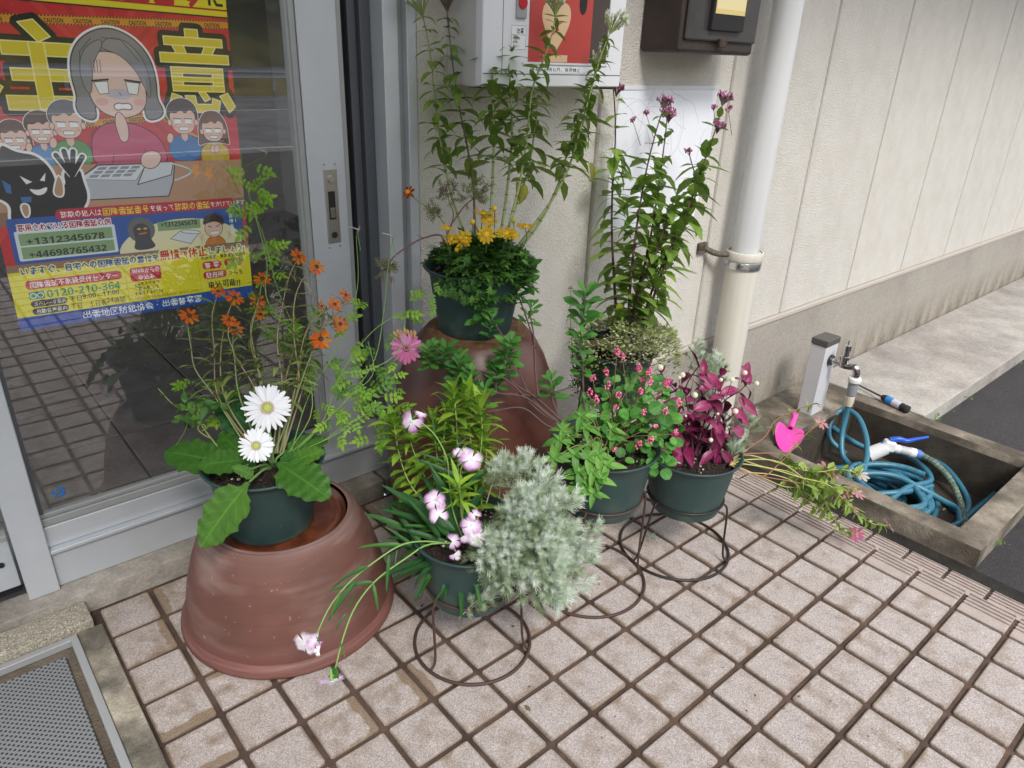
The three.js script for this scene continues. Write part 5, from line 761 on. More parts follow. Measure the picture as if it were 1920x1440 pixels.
  whorls(s, sp, { t0: .05, t1: .95, gap: .0085, k: 2, len: [.016, .027], geos: G.narrow, mats: [lm(.20, .30, .11), lm(.14, .25, .09)], spread: .95, sag: .25, small: .35 });
  for (let k = 0; k < 9; k++) s.place('floret', new THREE.SphereGeometry(.003, 6, 5), sm(.34, .14, .30), sp.at(.98).add(jit(.004)), UP, V(1, 0, 0), rr(.6, 1.1));
}

// ----- bistort pot: pink bistort, osteospermum shrub, a hanging light green plant -----
const spray = (b, x, y, d, n, len, geos, mats, ax = UP, tight = .55) => { for (let k = 0; k < n; k++) { const h = (k / n - .5) * len * 1.5, a = k * 2.4, p = at(x, y, d).addScaledVector(ax, h), s = side(ax, a), out = s.addScaledVector(ax, tight * (.3 + k / n * 1.6)).normalize(); b.place('leaf', pick(geos), pick(mats), p, out, ax.clone().add(toCam(p).multiplyScalar(.4)).add(jit(.2)), len * rr(.75, 1.1) * (k > n * .8 ? .75 : 1)); } };
{
  const c = POT.p2, d = c.d, b = new Plant('osteospermum_shrub', 'sprawling woody plant with rosettes of dark green leaves and one pink daisy across the jar', 'plant', [c.x - .04, c.top, c.z - .03]);
  const bark = sm(.10, .055, .05), lv = [lm(.06, .20, .055), lm(.075, .235, .065), lm(.05, .165, .05), lm(.10, .28, .07)], B = [1072, 808];
  const W = [[d - .0, d + .02, ...B, 1015, 765, 990, 735, 960, 660, 930, 610, 905, 570], [d, d + .06, 1010, 752, 1003, 690, 1000, 640, 985, 590, 968, 545], [d, d + .05, 1004, 700, 1002, 650, 998, 610, 992, 585], [d, d - .01, ...B, 1005, 745, 960, 715, 952, 690, 952, 655], [d, d + .01, 1000, 742, 960, 738, 932, 735, 931, 705], [d, d - .02, ...B, 1010, 770, 960, 720, 930, 702, 885, 692, 845, 678, 800, 672, 768, 655], [d, d - .02, ...B, 1030, 780, 985, 745, 940, 738, 900, 730, 868, 715], [d, d, 1045, 775, 1036, 750, 1034, 725], [d - .02, d - .01, 1098, 800, 1094, 740, 1092, 680, 1090, 620, 1096, 555], [d, d - .03, ...B, 1030, 800, 980, 765, 930, 770, 915, 772]];
  W.forEach(([d0, d1, ...l], k) => b.stem(pxd(d0, d1, ...l), k === 8 ? .0028 : .0027, .0015, bark, 22));
  for (let k = 0; k < 70; k++) { const q = pick(W), i = 2 + 2 * Math.floor(rr(1, (q.length - 2) / 2 - 1)), p = at(q[i] + rr(-2, 2), q[i + 1], q[0] + .01); b.place('leaf_scar', new THREE.SphereGeometry(.0022, 5, 4), rnd() < .5 ? bark : sm(.22, .2, .07), p, UP, V(1, 0, 0), rr(.6, 1.2)); }
  const R = [[907, 580, .02, 24, .046], [893, 555, .02, 12, .038], [920, 612, .02, 14, .036], [970, 545, .06, 24, .046], [985, 520, .07, 14, .05], [993, 590, .05, 12, .034], [952, 660, -.01, 26, .042], [950, 690, -.01, 12, .036], [931, 712, .01, 20, .038], [832, 672, -.02, 24, .040], [805, 672, -.02, 20, .038], [858, 692, -.02, 20, .038], [880, 718, -.02, 22, .040], [850, 735, -.02, 16, .036], [1034, 728, 0, 12, .040], [1096, 570, -.01, 16, .050], [1092, 610, -.01, 12, .044], [1088, 645, -.02, 10, .036], [1092, 690, -.02, 10, .034], [905, 745, -.02, 14, .036]];
  for (const [x, y, dd, n, s] of R) spray(b, x, y, d + dd, n, s, G.spoon, lv, V(rr(-.25, .15), 1, rr(0, .4)).normalize(), .75);
  const p = at(762, 653, d - .05), face = toCam(p).add(V(.1, .25, 0)).normalize();
  const f = daisy(b, 'flower', p, face, .0345, { n: 17, w: .36, petal: [lm(.64, .19, .42, VT.none, .55, .2), lm(.68, .28, .55, VT.none, .55, .2), lm(.62, .15, .36, VT.none, .55, .2)], disk: sm(.09, .03, .07), diskR: .22, cup: .12, geoN: 6 });
  for (let k = 0; k < 14; k++) { const a = k / 14 * 6.28, m = part(f, 'stamen', new THREE.SphereGeometry(.0013, 5, 4), sm(.55, .3, .12), [Math.cos(a) * .0055, .0035, Math.sin(a) * .0055]); }
  for (let k = 0; k < 7; k++) { const q = at(747 + k * 5, 632 + rr(-2, 2) - (k === 3 ? 3 : 0), d - .045); b.place('pale_petal', leafGeo({ n: 5, w: .4, shape: 'petal', droop: .5, m: 1 }), lm(.75, .42, .18, VT.none), q, V((k - 3) * .12, .8, -.3), V(0, .5, 1), .018); }
}
{
  const c = POT.p2, d = c.d, b = new Plant('pink_bistort', 'bushy bistort with round green leaves and short bright pink flower spikes in the taller stand', 'plant', [c.x + .03, c.top, c.z]);
  const lv = [lm(.07, .23, .06, VT.broad), lm(.09, .29, .075, VT.broad), lm(.05, .175, .05, VT.broad), lm(.13, .34, .09, VT.broad)], st = sm(.16, .12, .05), pk = [sm(.72, .11, .27), sm(.60, .06, .19), sm(.80, .28, .42)];
  for (let k = 0; k < 260; k++) {
    const u = rnd(), x = 1085 + 180 * Math.pow(u, .8) + rr(-12, 12), y = rr(700, 885) - (x - 1180) * .05, out = Math.hypot((x - 1180) / 105, (y - 800) / 100); if (out > 1 || (x < 1130 && y > 800)) continue;
    const p = at(x, y, d - .02 + rr(-.05, .06)); b.place('leaf', pick(G.round), pick(lv), p, V(rr(-.8, .8), rr(-.5, .5), rr(-.2, .8)), toCam(p).multiplyScalar(.8).add(V(0, .7, 0)).add(jit(.5)), rr(.019, .033) * (y < 760 ? .72 : 1));
  }
  const F = [[1157, 658, 22], [1168, 668, 14], [1112, 709, 16], [1136, 698, 18], [1106, 735, 20], [1139, 722, 18], [1118, 748, 20], [1160, 740, 16], [1198, 690, 22], [1217, 697, 20], [1219, 714, 20], [1204, 711, 9], [1250, 718, 26], [1272, 754, 24], [1208, 772, 14], [1248, 770, 16], [1198, 834, 20], [1220, 824, 16], [1268, 810, 14], [1201, 733, 14], [1153, 843, 9], [1229, 798, 8], [1156, 762, 8]];
  for (const [x, y, h] of F) {
    const p = at(x, y, d - .085 + rr(-.02, .02)), L = h / FOC * d * .78, f = b.group('flower_spike', p, V(rr(-.35, .35), 1, rr(-.1, .2)), V(0, 0, 1)), q = [[], [], []];
    for (let k = 0; k < 34 * L / .02; k++) { const t = rnd(), a = rr(0, 6.28), r = .0054 * Math.sin(Math.PI * Math.min(.97, t * .85 + .14)); q[k % 3].push(new THREE.SphereGeometry(rr(.0014, .0023), 5, 4).translate((t - .5) * L * 1.1, r * Math.cos(a), r * Math.sin(a))); }
    q.forEach((l, i) => { if (l.length) part(f, 'florets', merge(l), pk[i]).userData.kind = 'stuff'; });
    const base = V(c.x + rr(-.03, .06), c.top, c.z + rr(-.03, .03)); b.stem([p.clone().add(V(0, -L * .4, 0)), p.clone().lerp(base, .5).add(V(rr(-.01, .01), .01, 0)), base], .0009, .0016, st, 8);
  }
}
{
  const c = POT.p2, d = c.d, b = new Plant('hanging_green_plant', 'light green plant with star shaped leaf clusters hanging over the bistort pot front', 'plant', [c.x - .05, c.top, c.z + .04]);
  const lv = [lm(.13, .32, .085), lm(.17, .38, .10), lm(.10, .26, .07)], st = sm(.19, .20, .07);
  const K = [[1050, 825], [1078, 852], [1055, 806], [1040, 860], [1088, 884], [1102, 858], [1105, 832], [1122, 852], [1095, 905], [1085, 895], [1112, 885], [1138, 872], [1150, 820], [1090, 780], [1148, 805], [1098, 800], [1120, 898], [1068, 815], [1082, 915], [1112, 925]];
  for (const [x, y] of K) { const out = y > 850 ? -.10 : -.04, p = at(x, y, d + out - .03 + rr(-.01, .01)), n = 7; for (let k = 0; k < n; k++) { const a = k * 1.5708 + (k > 3 ? .78 : 0) + rr(-.2, .2), ax = toCam(p).multiplyScalar(.55).add(V(0, .6, 0)).normalize(), s = side(ax, a); b.place('leaf', pick(G.ovate), pick(lv), p, s.addScaledVector(ax, k > 3 ? .7 : .12).add(V(0, -.15, 0)), ax, (k > 3 ? .6 : 1) * rr(.030, .046)).scale.z *= .72; } b.stem([V(c.x - .05 + rr(-.02, .02), c.top + .01, c.z + .03), p.clone().lerp(V(c.x - .04, c.top + .05, c.z + .04), .4).add(V(0, .015, 0)), p], .0014, .001, st, 8); }
}

// ----- pot nearest the basin: purple alternanthera, silver wormwood behind, trailing zinnia -----
{
  const c = POT.p3, d = c.d, b = new Plant('purple_leaf_plant', 'plant with glossy magenta and purple leaves and small white button flowers', 'plant', [c.x, c.top, c.z]);
  const lv = [lm(.33, .035, .135, VT.broad, .35, .3), lm(.23, .028, .10, VT.broad, .35, .3), lm(.46, .07, .22, VT.broad, .35, .3), lm(.10, .022, .05, VT.broad, .35, .25), lm(.48, .10, .24, VT.broad, .35, .35)], st = sm(.10, .02, .045), wt = sm(.70, .72, .55);
  const B = [1300, 862];
  const S = [[1290, 800, 1268, 735, 1250, 715, 1240, 700], [1295, 790, 1285, 730, 1300, 700, 1312, 685], [1318, 800, 1340, 740, 1345, 715, 1352, 705], [1325, 805, 1360, 750, 1385, 735, 1400, 720], [1322, 815, 1360, 790, 1378, 775], [1300, 800, 1310, 750, 1330, 730], [1280, 820, 1262, 780, 1255, 760], [1320, 835, 1345, 810, 1365, 830], [1312, 820, 1326, 780, 1338, 765], [1285, 835, 1270, 830, 1262, 835]];
  const at3 = (x, y, j = 0) => at(x, y, d - .015 + j);
  S.forEach((l, i) => { const dz = rr(-.05, .05), pts = [at3(...B)]; for (let k = 0; k < l.length; k += 2) pts.push(at3(l[k], l[k + 1], dz * (k + 2) / l.length)); const s = b.stem(pts, .0028, .0014, st, 16); whorls(b, s, { t0: .34, t1: .99, gap: .030, k: 2, len: [.050, .072], geos: G.alter, mats: lv, spread: .8, sag: .35, small: .85, up: 1 }); });
  const Lf = [[1395, 715, 6, -40, 4], [1405, 722, -8, -38, 2], [1385, 745, 34, 32, 4], [1372, 800, 44, 22, 4], [1345, 790, 0, 60, 2], [1350, 800, -8, 55, 0], [1318, 705, 4, -34, 0], [1325, 700, 35, 25, 2], [1310, 730, 28, -10, 2], [1262, 712, -28, 18, 2], [1258, 740, -30, 6, 4], [1300, 770, 42, -22, 2], [1300, 775, -40, 12, 1], [1338, 845, -25, 25, 2], [1352, 845, 28, 28, 1], [1342, 850, 10, 32, 0], [1310, 872, 20, 10, 3], [1275, 845, -6, 40, 2], [1350, 740, 40, -20, 2], [1285, 755, -36, -6, 0], [1336, 730, -20, -30, 4], [1370, 765, 40, 30, 2]];
  for (const [x, y, dx, dy, m] of Lf) { const p = at3(x, y, -.03), q = at3(x + dx, y + dy, -.04); b.place('leaf', pick(G.alter), lv[m], p, q.clone().sub(p), toCam(p).add(V(0, .6, 0)).add(jit(.2)), q.distanceTo(p) * 1.12); }
  const ball = (() => { const l = [new THREE.SphereGeometry(.0062, 12, 9)]; for (let k = 0; k < 60; k++) { const y = 1 - 2 * (k + .5) / 60, r = Math.sqrt(1 - y * y), a = k * 2.4; l.push(new THREE.SphereGeometry(.0013, 4, 3).translate(.0063 * r * Math.cos(a), .0063 * y, .0063 * r * Math.sin(a))); } return merge(l); })();
  for (const [x, y, s, hx, hy] of [[1238, 689, 1.25, 1240, 715], [1280, 703, 1.1, 1278, 735], [1274, 708, .8, 1276, 735], [1352, 712, .8, 1350, 740], [1373, 712, 1.1, 1362, 745], [1303, 741, 1.2, 1300, 765], [1379, 771, 1.15, 1365, 790], [1333, 825, .9, 1325, 845], [1397, 699, 1, 1390, 718], [1419, 719, .95, 1392, 716], [1346, 776, .6, 1340, 790], [1286, 780, .5, 1285, 800]]) { const p = at3(x, y, -.05); b.place('button_flower', ball, wt, p, UP, V(1, 0, 0), s * .82); b.stem([p, at3(hx, hy, -.03)], .0007, .0009, st, 4); }
}
const feather = (() => [0, 1, 2, 3].map((v) => { const l = []; l.push(taper([V(0, 0, 0), V(.5, .07, 0), V(1, .02, .03 * v)], .011, .006, 4, 3)); for (let k = 0; k < 15; k++) { const t = .08 + .92 * Math.pow(k / 14, .7), n = t > .7 ? 4 : 2; for (let s = 0; s < n; s++) { const a = s / n * 6.28 + k * 1.1 + v, L = (.30 + .22 * t) * (.7 + .5 * ((k * 7 + s * 3 + v) % 5) / 5), o = .75 - .25 * t, p = V(t, .07 * Math.sin(t * 3.1), .03 * v * t), e = V(t + L * (.55 + .3 * t), p.y + L * o * Math.cos(a), p.z + L * o * Math.sin(a)), h = p.clone().lerp(e, .5).add(V(-.03, .01, 0)); l.push(taper([p, h, e], .017, .008, 2, 3)); } } return merge(l); }))();
const silver = [std({ color: L3(.42, .53, .34), roughness: .85 }), std({ color: L3(.58, .69, .52), roughness: .85 }), std({ color: L3(.24, .31, .16), roughness: .85 }), std({ color: L3(.74, .82, .72), roughness: .8 })];
function wormwood(b, list, stm, L0, k0) { for (const [p, dir] of list) { const tip = p.clone().addScaledVector(dir, L0); b.stem([p.clone().addScaledVector(dir, -L0 * 1.2).add(V(0, -.01, 0)), p, tip], .0014, .0008, stm, 6); for (let k = 0; k < k0; k++) { const t = k / k0, s = side(dir, k * 2.4), o = s.multiplyScalar(.85 - .55 * t).addScaledVector(dir, .35 + t * .8).normalize(); b.place('leaf', feather[k % 4], silver[t > .66 ? (rnd() < .55 ? 3 : 1) : t > .35 ? (rnd() < .6 ? 1 : 0) : rnd() < .5 ? 0 : 2], p.clone().addScaledVector(dir, (t - .4) * L0 * 1.2), o, jit(1), L0 * rr(.55, .85)); } } }
{
  const c = POT.p3, d = c.d, b = new Plant('silver_wormwood_sprig', 'pale silver feathery sprigs behind the purple leaves, before the downpipe', 'plant', [c.x + .02, c.top, c.z - .04]);
  const l = [[1302, 668, .05], [1312, 690, .05], [1350, 695, .05], [1340, 705, .05], [1395, 790, .0], [1405, 800, 0], [1378, 838, -.01], [1372, 850, -.02], [1330, 770, .04], [1358, 800, .03], [1385, 830, 0], [1318, 835, .02]].map(([x, y, dd]) => [at(x, y, d + dd), V(rr(-.1, .4), 1, rr(-.3, .3)).normalize()]);
  wormwood(b, l, sm(.36, .36, .28), .034, 14);
  for (const [x, y] of [[1305, 690], [1345, 710], [1390, 800], [1375, 845]]) b.stem([at(x, y, d + .04), at(x - 12, y + 60, d + .04), V(c.x, c.top, c.z - .02)], .0012, .0018, sm(.36, .34, .25), 8);
}
{
  const c = POT.p3, d = c.d, b = new Plant('trailing_zinnia', 'leggy trailing zinnia reaching right over the steps with pale pink and white flowers', 'plant', [c.x + .09, c.top, c.z + .02]);
  const st = sm(.42, .40, .13), red = sm(.30, .13, .09), lv = [lm(.24, .36, .10), lm(.31, .42, .14), lm(.18, .29, .08)], B = [1368, 872], E = d + .10;
  const S = [[st, 1378, 858, 1400, 853, 1440, 862, 1480, 874, 1530, 885, 1575, 880, 1612, 888], [st, 1385, 862, 1430, 875, 1480, 885, 1520, 905, 1560, 908, 1605, 918], [red, 1390, 880, 1430, 893, 1480, 902, 1525, 912, 1555, 925, 1590, 945, 1598, 952], [st, 1400, 885, 1450, 890, 1490, 905, 1510, 935, 1540, 955, 1560, 965], [red, 1380, 855, 1420, 850, 1470, 853, 1490, 870, 1530, 885, 1552, 883], [st, 1395, 870, 1450, 880, 1500, 895, 1555, 910, 1580, 935, 1610, 965, 1640, 983, 1664, 985], [st, 1400, 862, 1460, 866, 1510, 900, 1540, 930, 1570, 980, 1600, 1000], [red, 1378, 862, 1410, 836, 1435, 818, 1452, 790, 1480, 774, 1510, 762, 1530, 757], [red, 1430, 893, 1460, 870, 1480, 850, 1505, 822, 1520, 806, 1538, 795], [st, 1390, 878, 1440, 900, 1470, 912, 1500, 913, 1530, 900, 1560, 893]];
  S.forEach(([m, ...l], k) => { const up = k === 7 || k === 8, s = b.stem([at(...B, d - .06), ...pxd(d - .02, up ? d + .16 : E, ...l)], .0017, .001, m, 26); whorls(b, s, { t0: up ? .55 : .58, t1: .97, gap: up ? .035 : .022, k: 2, len: [.026, .046], geos: up ? G.narrow : G.ovate, mats: lv, spread: .8, sag: .3, small: .7 }); if (!up) whorls(b, s, { t0: .5, t1: .97, gap: .024, k: 2, len: [.024, .042], geos: G.narrow, mats: lv, spread: .9, sag: .3, small: .7 }); });
  const pw = [lm(.74, .66, .62, VT.none), lm(.80, .74, .70, VT.none)], pp = [lm(.72, .34, .40, VT.none), lm(.76, .45, .50, VT.none)], hot = [lm(.75, .14, .42, VT.none)], dk = sm(.30, .22, .05);
  for (const [x, y, r, m, fx, fy] of [[1550, 880, 20, pp, .3, 1], [1562, 886, 17, pp, .6, .4], [1612, 888, 19, pw, .5, 1.2], [1556, 897, 12, pw, .2, -.4], [1585, 922, 16, pp, .5, .5], [1606, 923, 18, pp, .9, .2], [1597, 952, 17, pp, .9, .4], [1667, 985, 17, pp, 1.1, -.2], [1605, 1001, 16, hot, -.2, .9], [1541, 793, 15, pp, .8, .2], [1535, 762, 14, pw, 1.2, 0]]) { const k = y < 800 ? d + .16 : E, p = at(x, y, k), face = toCam(p).multiplyScalar(.6).add(V(fx * .6, fy * .6, 0)).normalize(); daisy(b, 'flower', p, face, r / FOC * k, { n: 8, w: .44, petal: m, disk: dk, diskR: .22, cup: .1 }); }
}

// ----- foremost stand: dianthus, bright green leafy plant, silver wormwood -----
{
  const c = POT.p1, d = c.d, b = new Plant('dianthus_plant', 'dark strap leaved dianthus with fringed lilac pink flowers and two stems trailing left', 'plant', [c.x, c.top, c.z]);
  const lv = [lm(.030, .105, .045, VT.none, .45, .2), lm(.045, .14, .055, VT.none, .45, .2), lm(.06, .18, .05, VT.none, .45, .25)], st = sm(.20, .36, .09), stD = sm(.06, .14, .06);
  const S = [[860, 1015, -50, -130, 0], [850, 1030, -110, -50, 1], [845, 1010, -95, -100, 1], [850, 1000, -115, -88, 0], [870, 1050, -50, 65, 1], [860, 1060, 5, 105, 2], [880, 1050, 35, 80, 0], [885, 1010, 70, -40, 0], [880, 1000, 115, -38, 0], [860, 1000, -25, -110, 1], [840, 1040, -80, 50, 1], [830, 1040, -50, 90, 2], [865, 1020, 30, -95, 0], [850, 1045, -130, 25, 1], [870, 1040, 60, 40, 0], [840, 1020, -60, 45, 1], [880, 1055, 20, 90, 1], [845, 1060, -10, 60, 0], [900, 1030, 50, 10, 0], [835, 1000, -65, -10, 2], [860, 985, 40, -60, 1], [870, 900, -100, -30, 0], [875, 905, 70, -50, 0], [830, 1010, -75, -60, 0], [820, 1020, -30, -100, 1], [855, 1075, -30, 40, 1], [790, 1020, -70, -80, 1], [800, 1030, -85, 0, 2]];
  for (const [x, y, dx, dy, m] of S) for (let q = 0; q < (y > 980 ? 2 : 1); q++) { const p = at(x + rr(-8, 8), y + rr(-6, 6), d - .02 + rr(-.04, .02)), e = at(x + dx * rr(.85, 1.15), y + dy * rr(.85, 1.15) + rr(-8, 8), d - .04 + rr(-.05, .03)), g = pick(G.strap); b.place('leaf', g, pick([lv[m], lv[0]]), p, e.clone().sub(p).add(V(0, .012, 0)), toCam(p).multiplyScalar(.5).add(V(0, .8, 0)), e.distanceTo(p) * 1.05).scale.z *= 1.25; }
  const pkTex = [[.66, .35, .66], [.74, .50, .74], [.60, .24, .60], [.84, .74, .84]].map((c) => tex(64, (u, v) => mixc([.97, .95, .97], c.map((x) => Math.sqrt(x)), Math.max(0, Math.min(1, (u - .22) * 1.8)) * (.75 + .25 * N1(v * 24, u * 3, 24))), true, 1)), pk = pkTex.map((map) => phy({ color: L3(.95, .95, .95), map, roughness: .7, transmission: .25, thickness: 0, specularIntensity: .3, side: THREE.DoubleSide }));
  const fr = [0, 1].map((k) => { const s = new THREE.Shape(); s.moveTo(0, -.06); for (let i = 0; i <= 24; i++) { const a = -.55 + 1.1 * i / 24, r = (i % 2 ? .76 : 1.05) - .25 * a * a; s.lineTo(r * Math.cos(a) , r * Math.sin(a)); } s.lineTo(0, .06); const g = new THREE.ShapeGeometry(s), uv = g.attributes.uv, p0 = g.attributes.position; for (let i = 0; i < uv.count; i++) uv.setXY(i, p0.getX(i) * .97, p0.getY(i) * .7 + .5); g.rotateX(-Math.PI / 2); const p = g.attributes.position; for (let i = 0; i < p.count; i++) { const x = p.getX(i), z = p.getZ(i); p.setY(i, .10 * Math.sin(z * 7 + k) * x - .22 * x * x); } g.computeVertexNormals(); return g; });
  const dfl = (x, y, r, fx, fy, dd, n = 5, m = 0) => { const p = at(x, y, d + dd), face = toCam(p).add(V(fx, fy, 0)).normalize(), f = b.group('flower', p, side(face, rr(0, 6)), face), R = r / FOC * d * .9; for (let k = 0; k < n; k++) { const q = part(f, 'petal', pick(fr), pk[(m + (rnd() < .3 ? 1 : 0)) % 4]); q.scale.setScalar(R); q.rotation.y = -k / 5 * 6.283 + rr(-.15, .15); q.rotation.z = .1 + rr(-.15, .1); q.rotation.order = 'YZX'; q.position.y = rr(0, .0006); } part(f, 'flower_centre', new THREE.SphereGeometry(R * .13, 8, 6), pk[3]); part(f, 'calyx', new THREE.CylinderGeometry(R * .14, R * .10, R * .9, 8).translate(0, -R * .5, 0), st); return p; };
  dfl(772, 790, 24, -.9, .3, -.09, 4, 1); dfl(790, 774, 13, .5, .9, -.09, 3, 0); dfl(884, 861, 24, .3, .3, -.09, 5, 0); dfl(872, 855, 18, -.6, .2, -.085, 4, 3); dfl(857, 848, 10, -.4, .8, -.09, 3, 2);
  dfl(815, 937, 22, -.2, .5, -.1, 5, 0); dfl(828, 942, 15, .8, .1, -.1, 4, 1); dfl(823, 966, 20, .1, .1, -.11, 4, 1); dfl(884, 985, 22, .1, .7, -.12, 5, 0); dfl(895, 1006, 20, .3, 0, -.125, 5, 3); dfl(873, 1003, 17, -.5, .1, -.12, 4, 1); dfl(890, 966, 14, 0, 1, -.11, 4, 0); dfl(849, 1015, 16, -.9, 0, -.12, 4, 0); dfl(852, 1040, 14, -.5, -.3, -.12, 3, 3); dfl(946, 1007, 20, .2, -.3, -.10, 4, 2);
  dfl(573, 1208, 24, -.5, -.6, -.2, 5, 3); dfl(592, 1203, 18, .2, -.6, -.2, 4, 1); dfl(598, 1220, 10, .2, -.2, -.2, 3, 3); dfl(622, 1277, 24, 0, -2.4, -.2, 5, 1);
  const bs = (d0, d1, ...l) => b.stem(pxd(d0, d1, ...l), .0019, .0013, st, 24);
  const s1 = bs(d - .04, d - .2, 850, 1020, 790, 1015, 752, 1022, 700, 1055, 655, 1092, 620, 1135, 600, 1175, 590, 1200), s2 = bs(d - .04, d - .2, 850, 1018, 800, 1022, 765, 1044, 703, 1090, 665, 1140, 642, 1200, 632, 1240, 625, 1268), s3 = bs(d - .03, d - .09, 868, 1010, 850, 960, 842, 900, 838, 860, 815, 815, 790, 792), s4 = bs(d - .03, d - .09, 872, 1000, 868, 950, 862, 900, 868, 870, 880, 862);
  for (const [x, y, dx, dy, m] of [[752, 1022, -82, 2, 2], [770, 1020, -50, -30, 1], [690, 1062, -80, 38, 1], [700, 1092, -85, 14, 1], [668, 1090, -52, 76, 1], [640, 1110, -22, 55, 2], [650, 1150, -24, 35, 1], [730, 1040, -6, 72, 1], [745, 1030, -4, 30, 1], [700, 1095, 12, 60, 2], [655, 1138, 14, -25, 2], [638, 1205, 10, 32, 2], [838, 870, -55, -22, 0], [840, 862, 28, -40, 0], [842, 930, -35, -60, 1], [865, 905, 42, -18, 1], [815, 815, -5, -40, 1]]) { const k = d - .05 - Math.max(0, (800 - x)) / 220 * .16, p = at(x, y, k), e = at(x + dx, y + dy, k - .015); b.place('leaf', pick(G.strap), lv[m], p, e.clone().sub(p).add(V(0, .008, 0)), toCam(p).multiplyScalar(.6).add(V(0, .7, 0)), e.distanceTo(p) * 1.04); }
  for (const [x, y, n] of [[590, 1190, 9], [626, 1258, 9]]) for (let k = 0; k < n; k++) { const p = at(x + rr(-6, 6), y - 6, d - .2), e = at(x + rr(-13, 13), y + rr(10, 22), d - .2); b.place('bract', G.narrow[1], lv[2], p, e.clone().sub(p), toCam(p).add(jit(.5)), .026); }
}
{
  const c = POT.p1, d = c.d + .03, b = new Plant('leafy_green_plant', 'bright green leafy stems without flowers rising in front of the tall brown jar', 'plant', [c.x - .02, c.top, c.z - .04]);
  const lv = [lm(.19, .36, .05), lm(.25, .42, .065), lm(.14, .29, .045), lm(.30, .45, .08)], st = sm(.24, .36, .09);
  const S = [[866, 1010, 862, 930, 858, 850, 856, 790, 850, 735], [872, 1010, 890, 930, 900, 860, 904, 800, 900, 760], [856, 1010, 820, 940, 790, 880, 770, 830, 765, 800], [850, 1012, 800, 950, 765, 900, 748, 850, 738, 790], [860, 1010, 838, 940, 822, 870, 815, 820, 812, 790], [874, 1012, 900, 960, 905, 900, 912, 850, 905, 815], [870, 1010, 878, 940, 878, 880, 872, 910, 868, 905], [868, 1010, 880, 930, 884, 850, 880, 800, 876, 745], [862, 1012, 845, 940, 836, 880, 832, 830, 838, 770]];
  S.forEach((l, k) => { const s = b.stem(pxd(d, d + rr(-.02, .06), ...l), .002, .0012, st, 20); whorls(b, s, { t0: k === 6 ? .3 : .36, t1: .85, gap: .015, k: 3, len: [.044, .064], geos: k % 3 ? G.narrow : G.lance, mats: lv, spread: .85, sag: .15, turn: 1.1, small: 1 }); const T = s.at(.99), D = s.dir(.99); for (let q = 0; q < 17; q++) { const o = side(D, q * 2.4).multiplyScalar(.9 - q * .035).addScaledVector(D, .35 + q * .05).normalize(); b.place('leaf', pick(k % 2 ? G.lance : G.narrow), pick(lv), T.clone().addScaledVector(D, -.04 + q * .003), o, D.clone().add(jit(.2)), rr(.046, .068) * (q > 11 ? .8 : 1)); } });
  const s2 = b.stem(pxd(c.d - .06, c.d - .1, 870, 1000, 866, 960, 862, 925, 858, 905), .002, .0014, st, 8); for (let q = 0; q < 22; q++) { const D = V(0, 1, .15).normalize(), o = side(D, q * 2.4).multiplyScalar(.8).addScaledVector(D, .2 + q * .04).normalize(); b.place('leaf', pick(G.narrow), pick(lv), s2.at(.55 + .42 * q / 22), o, D, rr(.035, .055)); }
}
{
  const c = POT.p1, d = c.d, b = new Plant('silver_wormwood', 'large silver white feathery wormwood spilling over the right of the foremost pot', 'plant', [c.x + .06, c.top, c.z]);
  const l = []; const C0 = V(c.x + .02, c.top - .02, c.z);
  for (let k = 0; k < 64; k++) {
    let x, y; do { x = rr(885, 1108); y = rr(868, 1150); } while (Math.hypot((x - 992) / 92, (y - 1022) / 112) > .78 + .42 * N1(20 + 1.6 * Math.atan2(y - 1016, x - 998), 3.5, 997) || (x < 905 && y < 1030) || (x < 930 && y < 905));
    const ex = ((x - 990) / 104) ** 2 + ((y - 1020) / 128) ** 2, bulge = Math.sqrt(Math.max(0, 1 - ex)), p = at(x, y, d - .045 - .07 * bulge + rr(-.02, .035) + (x > 1040 ? .02 : 0)), dir = p.clone().sub(C0).normalize().add(V(rr(-.3, .3), .45, rr(-.2, .3))).normalize();
    l.push([p, dir]);
  }
  for (const [x, y] of [[972, 878], [985, 890], [940, 895], [925, 900], [1005, 905], [962, 905], [890, 1130], [905, 1120], [1085, 1060], [1095, 1010]]) l.push([at(x, y, d - .05), V(rr(-.1, .2), y < 950 ? 1 : .3, .2).normalize()]);
  // the sprigs that show largest are leaves of their own; the fine filling between them is one mass
  wormwood(b, l.slice(-22), sm(.36, .36, .27), .038, 12);
  const Q = [[], [], [], []], tw = [], o = new THREE.Object3D();
  for (const [p, dir] of l.slice(0, -22)) { const L0 = rr(.026, .05); tw.push(taper([C0.clone().lerp(p, .35).add(V(0, .02, 0)), C0.clone().lerp(p, .75).add(V(0, .014, 0)), p, p.clone().addScaledVector(dir, L0)], .0014, .0008, 8, 4)); for (let k = 0; k < 15; k++) { const t = k / 15; o.position.copy(p).addScaledVector(dir, (t - .6) * L0 * 1.5); orient(o, side(dir, k * 2.4).multiplyScalar(.9 - .6 * t).addScaledVector(dir, .3 + t * .8).normalize(), jit(1)); o.scale.setScalar(L0 * rr(.55, .9)); o.updateMatrix(); Q[t > .66 ? (rnd() < .55 ? 3 : 1) : t > .35 ? (rnd() < .6 ? 1 : 0) : rnd() < .5 ? 0 : 2].push(feather[k % 4].clone().applyMatrix4(o.matrix)); } }
  Q.forEach((q, i) => b.bulk('feathery_leaves', q, silver[i])); b.bulk('twigs', tw, sm(.30, .26, .17));
}

